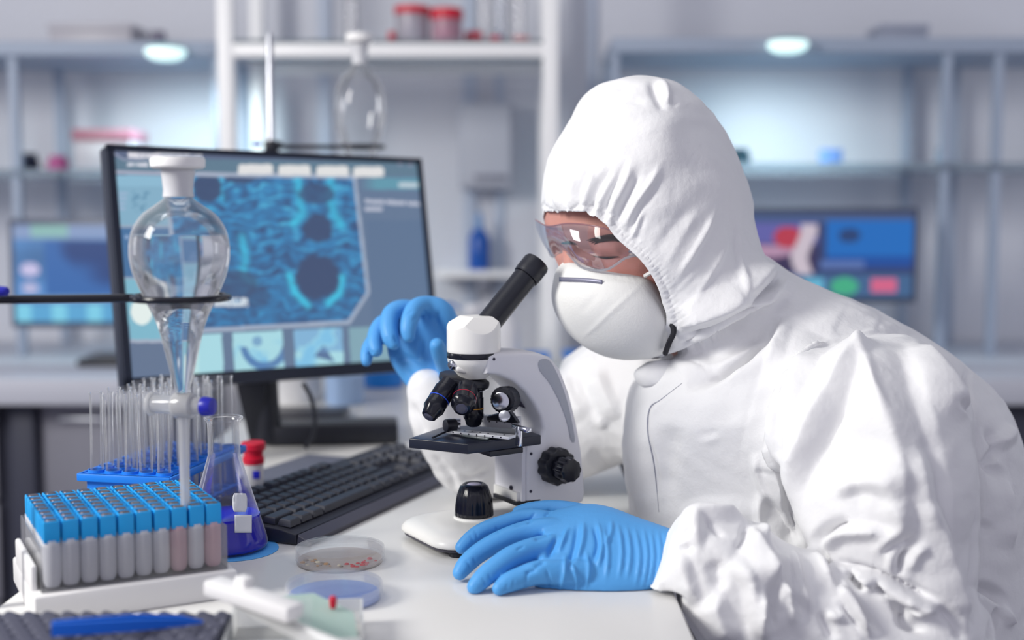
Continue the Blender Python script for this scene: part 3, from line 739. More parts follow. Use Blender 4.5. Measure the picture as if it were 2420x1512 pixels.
# ---- petri dishes
def dish(px, py, wpx, label, fill):
    c = G(px, py, .004); c.z = Z0; d = (c-CAM).dot(FW); r = wpx/2/K*d
    t = empty('petri_dish', c, label, 'petri dish'); hh = .0155
    b = bmesh.new(); lathe(b, [(0, 0), (r*.95, 0), (r*.965, .0012), (r*.965, hh*.82), (r*.94, hh*.82), (r*.94, .0016), (0, .0016)], Matrix.Translation(c), n=72); build('bottom_dish', b, M_GLASS2, t)
    b = bmesh.new(); lathe(b, [(r*.985, hh*.35), (r, hh*.35), (r, hh), (r*.985, hh+.0006), (0, hh+.0006), (0, hh-.0006), (r*.97, hh-.0006), (r*.985, hh-.001)], Matrix.Translation(c), n=72)
    build('lid', b, thin('clear_lid_plastic', tint=(.97, .975, .985), edge=(.985, .985, .99), gloss=.3, rim=.4, hcol=(.98, .98, 1)), t)
    if fill == 'blue':
        b = bmesh.new(); lathe(b, [(0, .0018), (r*.93, .0018), (r*.93, .006), (0, .0058)], Matrix.Translation(c), n=72)
        build('liquid', b, thin('pale_blue_liquid', tint=(.68, .78, 1.0), edge=(.66, .76, .98), gloss=.3, haze=.6, hcol=(.62, .74, 1.0)), t)
    else:
        b = bmesh.new(); lathe(b, [(0, .0018), (r*.93, .0018), (r*.93, .0038), (0, .0036)], Matrix.Translation(c), n=72)
        build('agar', b, thin('pale_agar', tint=(.95, .92, .89), edge=(.9, .86, .82), haze=.4, hcol=(.95, .9, .88), gloss=.3), t)
        cols = [lin(196, 150, 96), lin(206, 60, 70), lin(150, 140, 130), lin(232, 222, 196)]
        for k in range(34):
            a = random.uniform(-2.9, -.1); rr = r*random.uniform(.55, .88); q = c+Vector((math.cos(a)*rr, math.sin(a)*rr, .0038))
            b = bmesh.new(); s = random.uniform(.001, .0024); ci = (1 if (math.cos(a) > .35) else random.choice((0, 2, 3)))
            lathe(b, [(0, 0), (s*1.3, .0002), (s, s*.6), (0, s*.9)], Matrix.Translation(q), n=10); build('colony', b, mat('colony_%d' % ci, cols[ci], .5), t)
dish(803, 1318, 210, 'farther clear petri dish with reddish and brown spots, by the keyboard', 'agar')
dish(790, 1405, 228, 'nearer clear petri dish holding pale blue liquid', 'blue')

# ---- glass separating funnels on ring stands
def funnel(ax, zb, sc, label, water, cat='funnel', sv=1):
    t = empty('separating_funnel', ax, label, cat); M = Matrix.Translation(Vector((ax.x, ax.y, 0)))
    z = lambda v: zb+v*sc*sv
    # heights measured from the stem tip, in metres at full size
    body = [(.0045, .098), (.006, .106), (.010, .122), (.0205, .165), (.0325, .192), (.0405, .212), (.0432, .230), (.0405, .248), (.032, .262), (.020, .271), (.0125, .277), (.0112, .284)]
    s = [tuple(x) for x in spline(body, 5)]
    prof = [(r*sc, z(h)) for r, h in s]
    b = bmesh.new(); lathe(b, prof, M, n=64); build('bulb', b, M_GLASS, t)
    if water:
        w = [(r, h) for r, h in s if .1 < h < .247]; prof = [(0, z(w[0][1]))]+[((r-.0007)*sc, z(h)) for r, h in w]+[(0, z(w[-1][1]))]
        b = bmesh.new(); lathe(b, prof, M, n=64); build('liquid', b, M_WATER, t)
    b = bmesh.new(); lathe(b, [(.0135*sc, z(.278)), (.0128*sc, z(.284)), (.0145*sc, z(.3)), (.0150*sc, z(.301)), (.0118*sc, z(.301)), (.0108*sc, z(.28))], M, n=40, closed=True); build('neck', b, M_FROST, t)
    b = bmesh.new(); lathe(b, [(0, z(.282)), (.0100*sc, z(.283)), (.0122*sc, z(.3015)), (.0215*sc, z(.3022)), (.0235*sc, z(.304)), (.0238*sc, z(.310)), (.0225*sc, z(.3122)), (0, z(.3126))], M, n=40); build('stopper', b, M_WHITEP, t)
    b = bmesh.new(); lathe(b, [(.0020*sc, z(0)), (.0042*sc, z(.0)), (.0045*sc, z(.08)), (.0065*sc, z(.086)), (.0085*sc, z(.09)), (.0085*sc, z(.1)), (.005*sc, z(.104)), (.0026*sc, z(.104)), (.0022*sc, z(.0))], M, n=28, closed=True); build('stem', b, thin('frosted_glass', tint=(.97, .975, .98), edge=(.80, .82, .87), haze=.32, hcol=(.98, .98, .99)), t)
    sx = Vector((.96, -.28, 0)); c = Vector((ax.x, ax.y, z(.094)))
    b = bmesh.new(); cyl(b, c-sx*.033*sc, c+sx*.020*sc, .0082*sc, .0078*sc, 28, .0012)
    cyl(b, c-sx*.034*sc, c-sx*.030*sc, .0105*sc, n=28, bev=.001); cyl(b, c-sx*.008*sc, c+sx*.010*sc, .0115*sc, n=28, bev=.0015); st = build('stopcock', b, thin('milky_glass', tint=(.96, .97, .98), edge=(.82, .84, .88), haze=.42, hcol=(.98, .98, .99)), t)
    b = bmesh.new(); cyl(b, c+sx*.019*sc, c+sx*.030*sc, .0088*sc, .0078*sc, 20, .0015); build('stopcock_knob', b, M_DKBLUE, st)
    return t
AX = W(427, 700, 1.13); zb_ = zt(1214, 1.13)
sc_f = (zt(372, 1.13)-zb_)/.3126
funnel(Vector((AX.x, AX.y, zb_)), zb_, sc_f, 'glass separating funnel full of clear liquid, in front of the big monitor', True)
# ring clamp holding it, from a stand just left of the picture
zring = zt(700, 1.13)
def ring_stand(ax, zc, R, pole, zpole0, zpole1, base, label, knobs):
    t = empty('ring_stand', (pole.x, pole.y, zpole0), label, 'stand')
    b = bmesh.new(); n = 48; tube(b, [Vector((ax.x+math.cos(2*PI*k/n)*R, ax.y+math.sin(2*PI*k/n)*R, zc)) for k in range(n)], .0032, 10, closed=True); build('ring', b, M_BLACKG, t)
    d = Vector((pole.x-ax.x, pole.y-ax.y, 0)); L_ = d.length; d.normalize()
    b = bmesh.new(); cyl(b, Vector((ax.x, ax.y, zc))+d*(R-.001), Vector((pole.x, pole.y, zc))+d*.012, .0038, n=14, bev=.0006); build('arm', b, M_BLACKG, t)
    b = bmesh.new(); box(b, (pole.x, pole.y, zc), (.022, .022, .022), bev=.003); cyl(b, (pole.x+.012, pole.y-.004, zc+.003), Vector((pole.x+.018, pole.y-.008, zc+.005)), .004); build('clamp', b, M_BLACKP, t)
    for kp in knobs: 
        b = bmesh.new(); capsule(b, [(kp, .0042), (kp+Vector((-.006, 0, 0)), .0046)], 14); build('clamp_knob', b, M_DKBLUE, t)
    b = bmesh.new(); cyl(b, (pole.x, pole.y, zpole0+.008), (pole.x, pole.y, zpole1), .0058, n=18, bev=.001); build('pole', b, M_STEEL, t)
    b = bmesh.new(); box(b, (base.x, base.y, zpole0+.006), (.16, .10, .012), bev=.003); build('base', b, M_BLACKP, t)
pole = Vector((-.4715, 1.095, 0))
ring_stand(AX, zring-.001, .0412*sc_f, pole, 0.0, DESK+.42, pole, 'black ring clamp arm with blue knob holding the near funnel, stand at left', [W(12, 688, 1.092)])
d2 = 2.12; AX2 = W(852, 345, d2); s2 = .98; zb2 = zt(82, d2)-.3126*s2*1.5
funnel(Vector((AX2.x, AX2.y, zb2)), zb2, s2, 'empty glass separating funnel standing behind the top edge of the big monitor', False, sv=1.5)
p2 = W(641, 345, d2); ring_stand(AX2, zt(347, d2), .0385, Vector((p2.x, p2.y, 0)), DESK, zt(85, d2), Vector((p2.x+.04, p2.y+.0, 0)), 'steel ring stand behind the big monitor holding the far funnel', [W(612, 340, d2-.01)])

# ---- big monitor
Pm = Vector((-.3261, 1.8292, CAM.z-.0777)); Mm = Matrix.Translation(Pm) @ Matrix.Rotation(.6572, 4, 'Z') @ Matrix.Rotation(-.18, 4, 'X') @ Matrix.Rotation(.0132, 4, 'Y')
MW, MH = .50, .33
mp = lambda x, y, z: Mm @ Vector((x, y, z))
ft = Matrix.Translation((Pm.x, Pm.y, 0))
foot = mp(0, .07, 0)
t = empty('computer_monitor', (foot.x, foot.y, DESK), 'large black monitor turned to the right, showing a blue cell scan', 'monitor')
b = bmesh.new(); r_ = bmesh.ops.create_cube(b, size=1, matrix=Mm @ Matrix.Translation((0, .014, 0)) @ Matrix.Diagonal((MW, .024, MH, 1)))
bmesh.ops.bevel(b, geom=b.edges[:], offset=.003, segments=2, affect='EDGES'); build('casing', b, mat('monitor_black_casing', lin(36, 42, 58), .35), t)
b = bmesh.new()
for cx, cz, sx_, sz_ in ((0, MH/2-.004, MW, .008), (0, -MH/2+.009, MW, .018), (-MW/2+.005, 0, .010, MH), (MW/2-.004, 0, .008, MH)):
    bmesh.ops.create_cube(b, size=1, matrix=Mm @ Matrix.Translation((cx, -.0015, cz)) @ Matrix.Diagonal((sx_, .006, sz_, 1)))
build('bezel', b, mat('bezel_black', lin(30, 36, 52), .3), t)
def fnoise(x, y, sx, sy, seed, octv=4):
    v = 0; a = .5
    for k in range(octv): v = v+a*vnoise(x/sx*2**k+k*7.3, y/sy*2**k+k*3.1, seed+k); a *= .5
    return v
def seg_d(x, y, pts):
    best = np.full(x.shape, 1e9)
    for (x0, y0), (x1, y1) in zip(pts, pts[1:]):
        L2 = (x1-x0)**2+(y1-y0)**2; t_ = np.clip(((x-x0)*(x1-x0)+(y-y0)*(y1-y0))/L2, 0, 1)
        best = np.minimum(best, np.hypot(x-x0-t_*(x1-x0), y-y0-t_*(y1-y0)))
    return best
def img_main(x, y):
    col = np.zeros((len(x), 3))+np.array([98, 118, 146.])
    tl = lambda yy: yy+(x-262)*.017
    put(col, y < tl(404), (92, 104, 132)); put(col, (y < tl(404)) & (y > tl(372)), (94, 122, 142))
    put(col, seg_d(x, y, [(270, 362), (290, 376), (420, 380)]) < 2.5, (140, 148, 172))
    put(col, (y > tl(403)) & (y < tl(411)) & (x < 842), (164, 170, 190))
    for (x0, x1, y0, y1, c, a) in ((302, 380, 361, 373, (226, 224, 232), 1), (380, 478, 361, 374, (190, 194, 208), .8), (300, 350, 384, 393, (214, 216, 228), .9)):
        n = vnoise(x/3.0, y/6.0, 11); put(col, (x > x0) & (x < x1) & (y > y0+(x-x0)*.02) & (y < y1+(x-x0)*.02), c, np.clip(a*(.75+.5*(n > .35)), 0, 1))
    # left column of panels
    le = lambda yy: 270+(yy-415)*.098
    m = (x > le(y)) & (x < 388+(y-415)*.09) & (y > tl(413)) & (y < 905)
    put(col, m & (y < 535), (130, 172, 196)); put(col, m & (y < 440), (138, 182, 206)); put(col, m & (y > 535) & (y < 655), (70, 112, 156)); put(col, m & (y > 655) & (y < 805), (124, 180, 200))
    put(col, m & (y > 805), (98, 115, 142)); put(col, m & (np.abs(y-535) < 3), (150, 166, 186)); put(col, m & (np.abs(y-657) < 3), (150, 166, 186)); put(col, m & (np.abs(y-806) < 4), (164, 172, 190))
    for k in range(4): put(col, m & (np.abs(y-(457+k*12)) < 3) & (x > 280) & (x < 302-2*k), (160, 180, 208), .8)
    put(col, m & (y > 452) & (y < 500) & (x > 312) & (x < 356) & (vnoise(x/7, y/7, 2) > .5), (104, 148, 176))
    for k in range(5): put(col, m & (np.hypot(x-(300+k*11), y-(560+(k % 2)*22)) < 5), (160, 182, 216), .8)
    put(col, m & (np.hypot((x-335)*1, (y-735)*.8) < 26), (236, 242, 236), .9)
    # scan picture
    scan = [(392, 416), (834, 422), (866, 690), (822, 757), (440, 778)]
    big = [(384, 409), (841, 416), (874, 692), (827, 766), (430, 788)]
    put(col, inpoly(x, y, big), (162, 174, 194)); m = inpoly(x, y, scan)
    wy = y+9*np.sin(x/23+fnoise(x, y, 70, 40, 4)*9)+34*(fnoise(x, y, 46, 26, 8)-.5)
    w1 = 1-2*np.abs(np.sin(wy/8.6+4*fnoise(x, y, 40, 22, 21))); n = fnoise(x, wy, 20, 9, 31); v = np.clip(.40+.20*w1+.95*(n-.45), 0, 1)
    sh = np.clip((y-420)/340, 0, 1); v = np.clip(v*(1.12-.42*sh)+.05, 0, 1)
    c0, c1, c2 = np.array([56, 76, 116.]), np.array([58, 128, 180.]), np.array([86, 186, 218.])
    vv = v[:, None]; sc_ = np.where(vv < .5, c0+(c1-c0)*vv*2, c1+(c2-c1)*(vv*2-1))
    def blob(cx, cy, rx_, ry_, k=1.0, soft=.18):
        q = np.hypot((x-cx)/rx_, (y-cy)/ry_)+(n-.5)*.25; a = np.clip((1-q)/soft+.5, 0, 1)*k; return a[:, None]
    for p, w_, k in (([(705, 425), (708, 470), (716, 505), (694, 528)], 11, .75), ([(782, 425), (780, 475), (792, 510), (806, 532)], 11, .75), ([(572, 560), (580, 610), (574, 650), (598, 668)], 11, .7), ([(684, 650), (696, 690), (728, 722)], 9, .95), ([(808, 655), (802, 692), (776, 716)], 9, .95), ([(520, 440), (526, 470)], 8, .5), ([(400, 640), (430, 600), (470, 640)], 8, .5)):
        a = np.exp(-(seg_d(x, y, p)/w_)**2)*k*(.65+.7*n); sc_ = sc_*(1-a[:, None])+np.array([66, 196, 226.])*a[:, None]
    for cx, cy, rx_, ry_, k in ((752, 540, 34, 34, .95), (748, 458, 42, 24, .75), (750, 655, 52, 52, 1), (490, 443, 34, 34, .95), (570, 418, 42, 16, .9), (556, 672, 50, 36, .7), (610, 700, 30, 26, .55), (470, 560, 44, 20, .35)):
        a = blob(cx, cy, rx_, ry_, k); sc_ = sc_*(1-a)+np.array([62, 78, 112.])*a
    col[m] = sc_[m]
    put(col, (x > 505) & (x < 586) & (y > 704) & (y < 724) & m & (vnoise(x/3.5, y/9, 5) > .3), (220, 226, 232), .9)
    # tabs
    for x0, x1, y0 in ((563, 645, 388), (658, 734, 390), (748, 824, 392), (835, 907, 394)):
        r = 8; dx = np.maximum(np.abs(x-(x0+x1)/2)-(x1-x0)/2+r, 0); dy = np.maximum(np.abs(y-(y0+14))-14+r, 0)
        put(col, (np.hypot(dx, dy) < r) & (y < y0+24), (222, 222, 222)); 
    # right column
    mr = (x > 852+(y-425)*.045) & (x < 992+(y-425)*.065)
    put(col, mr & (y > 420) & (y < 448), (96, 150, 170), np.clip((x-850)/40, 0, 1)); put(col, (x > 942) & (x < 988) & (y > 431) & (y < 443), (206, 212, 220), .8)
    put(col, (x > 862) & (x < 992) & (y > 470+(x-860)*.05) & (y < 480+(x-860)*.05) & (vnoise(x/5, y/9, 9) > .2), (178, 184, 202)); put(col, (x > 862) & (x < 904) & (y > 489) & (y < 499), (178, 184, 202))
    put(col, (np.hypot(x-946, y-386) < 6) | (np.hypot(x-970, y-388) < 6), (132, 140, 162))
    put(col, (y > 520) & (x > 866+(y-520)*.05) & (y < 765), (92, 114, 144))
    # thumbnails
    for k, (x0, x1, y0, y1) in enumerate(((436, 524, 792, 907), (549, 667, 786, 902), (694, 808, 780, 896), (824, 930, 774, 890))):
        xx = x-(y-y0)*.06; mt = (xx > x0) & (xx < x1) & (y > y0-(x-x0)*.05) & (y < y1-(x-x0)*.05); put(col, mt, (166, 214, 224) if k < 3 else (128, 164, 178))
        f = fnoise(x, y, 55, 60, 40+k*5); 
        if k in (1, 2): put(col, mt & (f > .47), (126, 190, 226), np.clip((f-.47)*8, 0, 1)); 
        if k == 0: put(col, mt & (xx < x0+30), (190, 226, 226), .8)
        if k == 1: put(col, mt & (np.abs(np.hypot((x-625)*1.1, y-810)-55) < 9) & (y > 820), (72, 110, 164), .8); put(col, mt & (np.hypot(x-608, y-806) < 12), (90, 130, 180), .6); put(col, mt & (x > 626) & (x < 660) & (y > 880) & (y < 890), (226, 230, 232))
        if k == 2: put(col, mt & inpoly(x, y, [(765, 815), (792, 856), (742, 842)]), (80, 104, 146), .9); put(col, mt & (y < 830) & (f < .5), (112, 160, 206), .7)
    return col
e = .0046
S0, S1, S2 = mp(-MW/2+.010, -.0008, MH/2-.008), mp(MW/2-.008, -.0008, MH/2-.008), mp(-MW/2+.010, -.0008, -MH/2+.018)
picture(t, 'screen', S0, S1, S2, 460, 330, img_main, vcol_emit('screen_glow'), uv=False)
b = bmesh.new(); tube(b, [mp(0, .03, -.05), mp(0, .055, -.09), Vector((foot.x, foot.y, DESK+.10)), Vector((foot.x, foot.y, DESK+.01))], [.022, .02, .018, .022], 20); build('neck', b, M_BLACKP, t)
F1, F2 = G(618, 1058, 0), G(935, 1052, 0); fm = (F1+F2)/2+Vector((0, .012, 0))
b = bmesh.new(); box(b, fm+Vector((0, .03, .0165)), ((F2-F1).length, .075, .030), math.atan2(F2.y-F1.y, F2.x-F1.x), bev=.005); build('foot', b, M_BLACKP, t)
b = bmesh.new(); prism(b, [W(556, 905, 1.86), W(628, 905, 1.87), W(624, 1052, 1.90), W(590, 1052, 1.89)], Vector((.0, .03, 0)), bev=.003); build('stand_column', b, M_BLACKP, t)
b = bmesh.new(); cp = [W(716, 905, 1.84), W(735, 940, 1.84), W(744, 985, 1.84), W(740, 1030, 1.84), W(722, 1058, 1.845)]; cp = [Vector(q) for q in spline([tuple(c_) for c_ in cp], 5)]
tube(b, cp, .0032, 8); build('cable', b, M_BLACKP, t)

# ---- glass and dishes behind the monitor
def glass_pot(px, py, wpx, hpx, d_, label, m, name='beaker', cat='beaker', lid=None):
    c = W(px, py, d_); c.z = DESK; r = wpx/2/K*d_; hh = hpx/K*d_
    t = empty(name, c, label, cat); b = bmesh.new()
    lathe(b, [(0, 0), (r*.9, 0), (r, hh*.1), (r, hh*.9), (r*1.05, hh), (r*.98, hh), (r*.94, hh*.9), (r*.94, hh*.12), (0, hh*.06)], Matrix.Translation(c), n=32); build('body', b, m, t)
    if lid: b = bmesh.new(); lathe(b, [(0, hh*.98), (r*1.12, hh*.98), (r*1.15, hh*1.02), (r*1.1, hh*1.12), (0, hh*1.14)], Matrix.Translation(c), n=32); build('lid', b, lid, t)
    return t
M_SILV = mat('pale_enamel', lin(222, 222, 226), .15, spec=.8)
glass_pot(686, 1030, 150, 200, 2.36, 'shiny pale beaker under the left half of the big monitor', M_SILV)
glass_pot(815, 960, 92, 70, 2.32, 'pale blue bowl behind the monitor foot', mat('pale_blue_enamel', lin(150, 176, 214), .3), 'bowl', 'bowl')
glass_pot(905, 915, 100, 60, 2.55, 'bright blue tub under the right end of the monitor', mat('azure_plastic', lin(18, 124, 214), .4), 'tub', 'tub')
M_WP = mat('white_bottle_plastic', lin(216, 216, 222), .45)
# white bottles at the desk's far end
def far_bottle(px, w, h, d_, label, cap, body=M_WP, name='plastic_bottle', cat='bottle'):
    c = Vector((xw(px, d_), d_, DESK)); r = w/2/K*d_; hh = h/K*d_; t = empty(name, c, label, cat)
    b = bmesh.new(); lathe(b, [(0, 0), (r*.95, 0), (r, hh*.04), (r, hh*.62), (r*.8, hh*.74), (r*.35, hh*.82), (r*.35, hh*.86), (0, hh*.86)], Matrix.Translation(c), n=28); build('body', b, body, t)
    b = bmesh.new(); lathe(b, [(0, hh*.85), (r*.45, hh*.85), (r*.42, hh*.97), (r*.3, hh), (0, hh)], Matrix.Translation(c), n=24); build('cap', b, cap, t)
    b = bmesh.new(); q = c+Vector((0, 0, hh*.95)); tube(b, [q, q+Vector((r*.5, -.005, .006)), q+Vector((r*1.25, -.012, -.004))], [.004, .0035, .002], 8); build('spout', b, cap, t)
far_bottle(1050, 62, 185, 2.62, 'white wash bottle with blue cap right of the big monitor', mat('mid_blue_cap', lin(40, 108, 190), .4))
far_bottle(1118, 96, 170, 2.70, 'broad white bottle at the far end of the desk behind the gloved hand', M_WP)
far_bottle(1196, 64, 185, 2.66, 'slim white bottle behind the black eyepiece tube', mat('grey_cap', lin(150, 156, 172), .4))
def tray_box(px, py0, w, h, d_, col, label):
    c = Vector((xw(px, d_), d_, DESK)); ww = w/K*d_; hh = h/K*d_; t = empty('storage_tub', c, label, 'tub')
    b = bmesh.new(); box(b, c+Vector((0, 0, hh*.4)), (ww, .07, hh*.8), bev=.004); build('body', b, M_WP, t)
    b = bmesh.new(); box(b, c+Vector((0, 0, hh*.88)), (ww*1.06, .078, hh*.24), bev=.003); build('lid', b, mat('azure_lid', lin(30, 122, 214), .4), t)
tray_box(1268, 822, 58, 60, 2.66, None, 'small white tub with bright blue lid behind the microscope arm')
tray_box(1352, 822, 40, 62, 2.68, None, 'second blue-lidded white tub, partly behind the far sleeve')

# ---- keyboard and mouse mat
KA = G(700, 1290, .0); kd = Vector((.38, .925, 0)).normalized(); kp_ = Vector((-.925, .38, 0)).normalized(); KL, KW = .44, .128
kang = math.atan2(kd.y, kd.x)
t = empty('keyboard', KA+kd*KL/2+kp_*KW/2, 'black full-size computer keyboard lying across the desk', 'keyboard', rz=kang)
def kpt(a, w, z): return KA+kd*a+kp_*w+Vector((0, 0, z))
b = bmesh.new(); prism(b, [kpt(0, 0, .001), kpt(0, 0, .012), kpt(0, .02, .016), kpt(0, KW, .024), kpt(0, KW, .001)], kd*KL, bev=.002); build('case', b, M_KEYB, t)
b = bmesh.new(); prism(b, [kpt(0, -.014, .001), kpt(0, -.015, .006), kpt(0, -.002, .012), kpt(0, .0, .001)], kd*KL, bev=.0015); build('wrist_rest', b, mat('keyboard_rest', lin(70, 70, 84), .4), t)
rows = [(.012, [1.25]*3+[6.2]+[1.25]*4+[None, 1, 1, 1, None, 2, 1]), (.031, [2.2]+[1]*10+[2.6]+[None, -1, 1, -1, None, 1, 1, 1, 1]), (.050, [1.7]+[1]*11+[2.1]+[None, -1, -1, -1, None, 1, 1, 1]), (.069, [1.4]+[1]*12+[1.4]+[None, 1, 1, 1, None, 1, 1, 1]), (.088, [1]*13+[1.8]+[None, 1, 1, 1, None, 1, 1, 1, 1]), (.112, [1, -1, 1, 1, 1, 1, -.5, 1, 1, 1, 1, 1]+[None, 1, 1, 1])]
u = .0188; nk = 0; keys = []
tilt = math.atan2(.008, KW-.02)
Rk = Matrix.Rotation(kang, 3, 'Z') @ Matrix.Rotation(tilt, 3, 'X')
for w, lst in rows:
    a = .008
    for q in lst:
        if q is None: a += u*.35; continue
        if q < 0: a += u*abs(q); continue
        if a+u*q > KL-.004: break
        zt_ = .016+(w-.012)*.067; cn = kpt(a+u*q/2, w+u/2-.001, zt_+.0045)
        b = bmesh.new(); wx, wy = u*q-.0022, u-.0026
        vs = []
        for zz, f in ((-.0035, 0), (.0025, .0016), (.0035, .0026)):
            vs.append([b.verts.new(cn+Rk @ Vector((sx_*(wx/2-f), sy_*(wy/2-f), zz))) for sx_, sy_ in ((-1, -1), (1, -1), (1, 1), (-1, 1))])
        for P, Q in zip(vs, vs[1:]):
            for k in range(4): b.faces.new([P[k], P[(k+1) % 4], Q[(k+1) % 4], Q[k]])
        b.faces.new(vs[-1]); b.faces.new(vs[0][::-1])
        if nk < 99: build('key', b, M_KEY, t, smooth=False)
        else: b.free()
        nk += 1; a += u*q
b = bmesh.new(); q0 = kpt(.055, KW+.008, 0); mq = [kpt(.17, KW+.006, .001), kpt(.43, KW+.006, .001), kpt(.43, KW+.12, .001), kpt(.17, KW+.12, .001)]
prism(b, [v for v in mq], Vector((0, 0, .0022)), bev=.001)
tag(build('mouse_mat', b, mat('grey_mat', lin(104, 108, 124), .7)), 'flat grey mouse mat behind the keyboard', 'mat')
# ---- red-capped vial behind the rack
c = G(600, 1150, 0); c.z = DESK; d_ = (c-CAM).dot(FW)
t = empty('sample_vial', c, 'clear vial with chunky red cap behind the flask and rack', 'vial')
hh = zt(1042, d_)-DESK; r = 26/K*d_
b = bmesh.new(); lathe(b, [(0, 0), (r*.8, 0), (r*.9, .003), (r*.9, hh*.55), (r*.78, hh*.55), (r*.78, .004), (0, .003)], Matrix.Translation(c), n=28); build('body', b, M_CLEARW, t)
b = bmesh.new(); lathe(b, [(0, hh*.52), (r*.95, hh*.52), (r, hh*.56), (r, hh*.66), (r*.86, hh*.68), (r*.92, hh*.8), (r*1.12, hh*.84), (r*1.12, hh*.97), (r*1.0, hh), (0, hh)], Matrix.Translation(c), n=14); build('cap', b, M_RED, t)
b = bmesh.new(); box(b, c+Vector((.006, -r*.93, .018)), (.009, .0015, .010), bev=.0005); build('mark', b, M_DKBLUE, t)
# ================================================================== microscope
PHI = math.radians(30); a_ = Vector((math.cos(PHI), math.sin(PHI), 0)); n_ = Vector((math.sin(PHI), -math.cos(PHI), 0)); zz = Vector((0, 0, 1))
O = Vector((xw(1119, 1.33), 1.33, DESK))
MS = empty('microscope', O, 'white and black single-eyepiece microscope the person looks into', 'microscope', rz=PHI)
def L3(a, n, z): return O+a_*a+n_*n+zz*z
def on_plane(px, py, n0):        # where a pixel's sight line meets the microscope's side plane
    r = (W(px, py, 1)-CAM); k = ((O+n_*n0-CAM).dot(n_))/r.dot(n_); p = CAM+r*k-O
    return p.dot(a_), p.z
def side_prism(pix, n0, n1, m, name, bev=.004, parent=MS, sp=None):
    q = [on_plane(x, y, n0) for x, y in pix]
    if sp: q = [tuple(v) for v in spline(q, sp, True)]
    b = bmesh.new(); prism(b, [L3(a, n0, z) for a, z in q], n_*(n1-n0), bev=bev); return build(name, b, m, parent)
# base
b = bmesh.new(); a0, a1, hw = -.067, .115, .062
def rrect(a0, a1, hw, r, z, f=1):
    P = []
    for cx, cn, s in ((a1-r, hw-r, 0), (a0+r*1.6, hw-r*1.6, 1), (a0+r*1.6, -hw+r*1.6, 2), (a1-r, -hw+r, 3)):
        rr = r if s in (0, 3) else r*1.6
        for k in range(7):
            an = s*PI/2+k*PI/12; P.append((cx+rr*math.cos(an), cn+rr*math.sin(an)))
    return P
lv = []
for ins, z0, rise in ((.0, .010, 0), (.0, .0135, 0), (.0018, .0175, 0), (.006, .0210, .001), (.013, .0232, .002), (.026, .0242, .003)):
    P = rrect(a0+ins*1.1, a1-ins*.3, hw-ins, .018, 0)
    lv.append([b.verts.new(L3(a, n, z0+rise*max(0, min(1, (a-a0)/.12)))) for a, n in P])
N_ = len(lv[0])
for A, B in zip(lv, lv[1:]):
    for k in range(N_): b.faces.new([A[k], A[(k+1) % N_], B[(k+1) % N_], B[k]])
b.faces.new(lv[0][::-1]); b.faces.new(lv[-1]); build('base', b, M_MSW, MS, smooth='all')
b = bmesh.new(); P = rrect(a0+.003, a1-.003, hw-.003, .017, 0)
prism(b, [L3(a, n, .006) for a, n in P], zz*.0065); build('base_plate', b, mat('dark_grey_plate', lin(70, 68, 78), .5), MS)
for a, n in ((a0+.022, hw-.016), (a0+.022, -hw+.016), (a1-.02, hw-.018), (a1-.02, -hw+.018)):
    b = bmesh.new(); cyl(b, L3(a, n, 0), L3(a, n, .0065), .008, n=20, bev=.001); build('rubber_foot', b, M_BLACKP, MS)
# illuminator
b = bmesh.new(); zi = zt(1228, 1.33)-DESK
lathe(b, [(0, .018), (.0235, .018), (.0225, zi-.006), (.0215, zi-.001), (.02, zi), (0, zi)], T(O), n=48); build('illuminator_collar', b, M_MSW, MS)
b = bmesh.new(); zk = zt(1151, 1.33)-DESK; nseg = 96
prof = [(.0208, zi), (.0206, zi+.004), (.0200, zi+.012), (.0185, zi+.021), (.0150, zk-.003), (.0110, zk), (.0095, zk-.0008), (.0085, zk-.002)]
R = []
for r, z in prof:
    R.append([b.verts.new(O+Vector(((r*(1-.05*max(0, math.cos(24*2*PI*k/nseg))**3*(1 if zi+.002 < z < zk-.004 else 0)))*math.cos(2*PI*k/nseg), (r*(1-.05*max(0, math.cos(24*2*PI*k/nseg))**3*(1 if zi+.002 < z < zk-.004 else 0)))*math.sin(2*PI*k/nseg), z))) for k in range(nseg)])
for A, B in zip(R, R[1:]):
    for k in range(nseg): b.faces.new([A[k], A[(k+1) % nseg], B[(k+1) % nseg], B[k]])
b.faces.new(R[0][::-1]); b.faces.new(R[-1]); kn = build('light_knob', b, M_BLACKG, MS, smooth='all')
b = bmesh.new(); lathe(b, [(0, zk+.0002), (.006, zk), (.0086, zk-.002), (0, zk-.003)], T(O), n=32); build('light_lens', b, mat('pale_lens', lin(190, 186, 214), .1), kn)
# arm and its block
hwA = .029
arm_px = [(1150, 838), (1180, 834), (1230, 832), (1270, 833), (1300, 843), (1325, 872), (1347, 930), (1364, 1000), (1375, 1060), (1381, 1120), (1384, 1165), (1380, 1185), (1368, 1192), (1300, 1193), (1241, 1190), (1241, 1120), (1241, 1052), (1278, 1030), (1283, 1012), (1277, 985), (1262, 955), (1240, 925), (1212, 901), (1180, 888), (1150, 884)]
q = [on_plane(x, y, hwA) for x, y in arm_px]
b = bmesh.new(); prism(b, [L3(a, hwA, z) for a, z in q], n_*(-2*hwA), bev=.0045); build('arm', b, M_MSG, MS)
b = bmesh.new(); q = [on_plane(x, y, hwA) for x, y in ((1274, 852), (1296, 850), (1316, 882), (1336, 935), (1350, 990), (1358, 1040), (1349, 1040), (1340, 1000), (1322, 950), (1298, 905), (1275, 875))]
q = [tuple(v) for v in spline(q, 4, True)]; prism(b, [L3(a, hwA+.0008, z) for a, z in q], n_*(-.004), bev=.0003); build('side_groove', b, mat('groove_grey', lin(170, 174, 184), .45), MS)
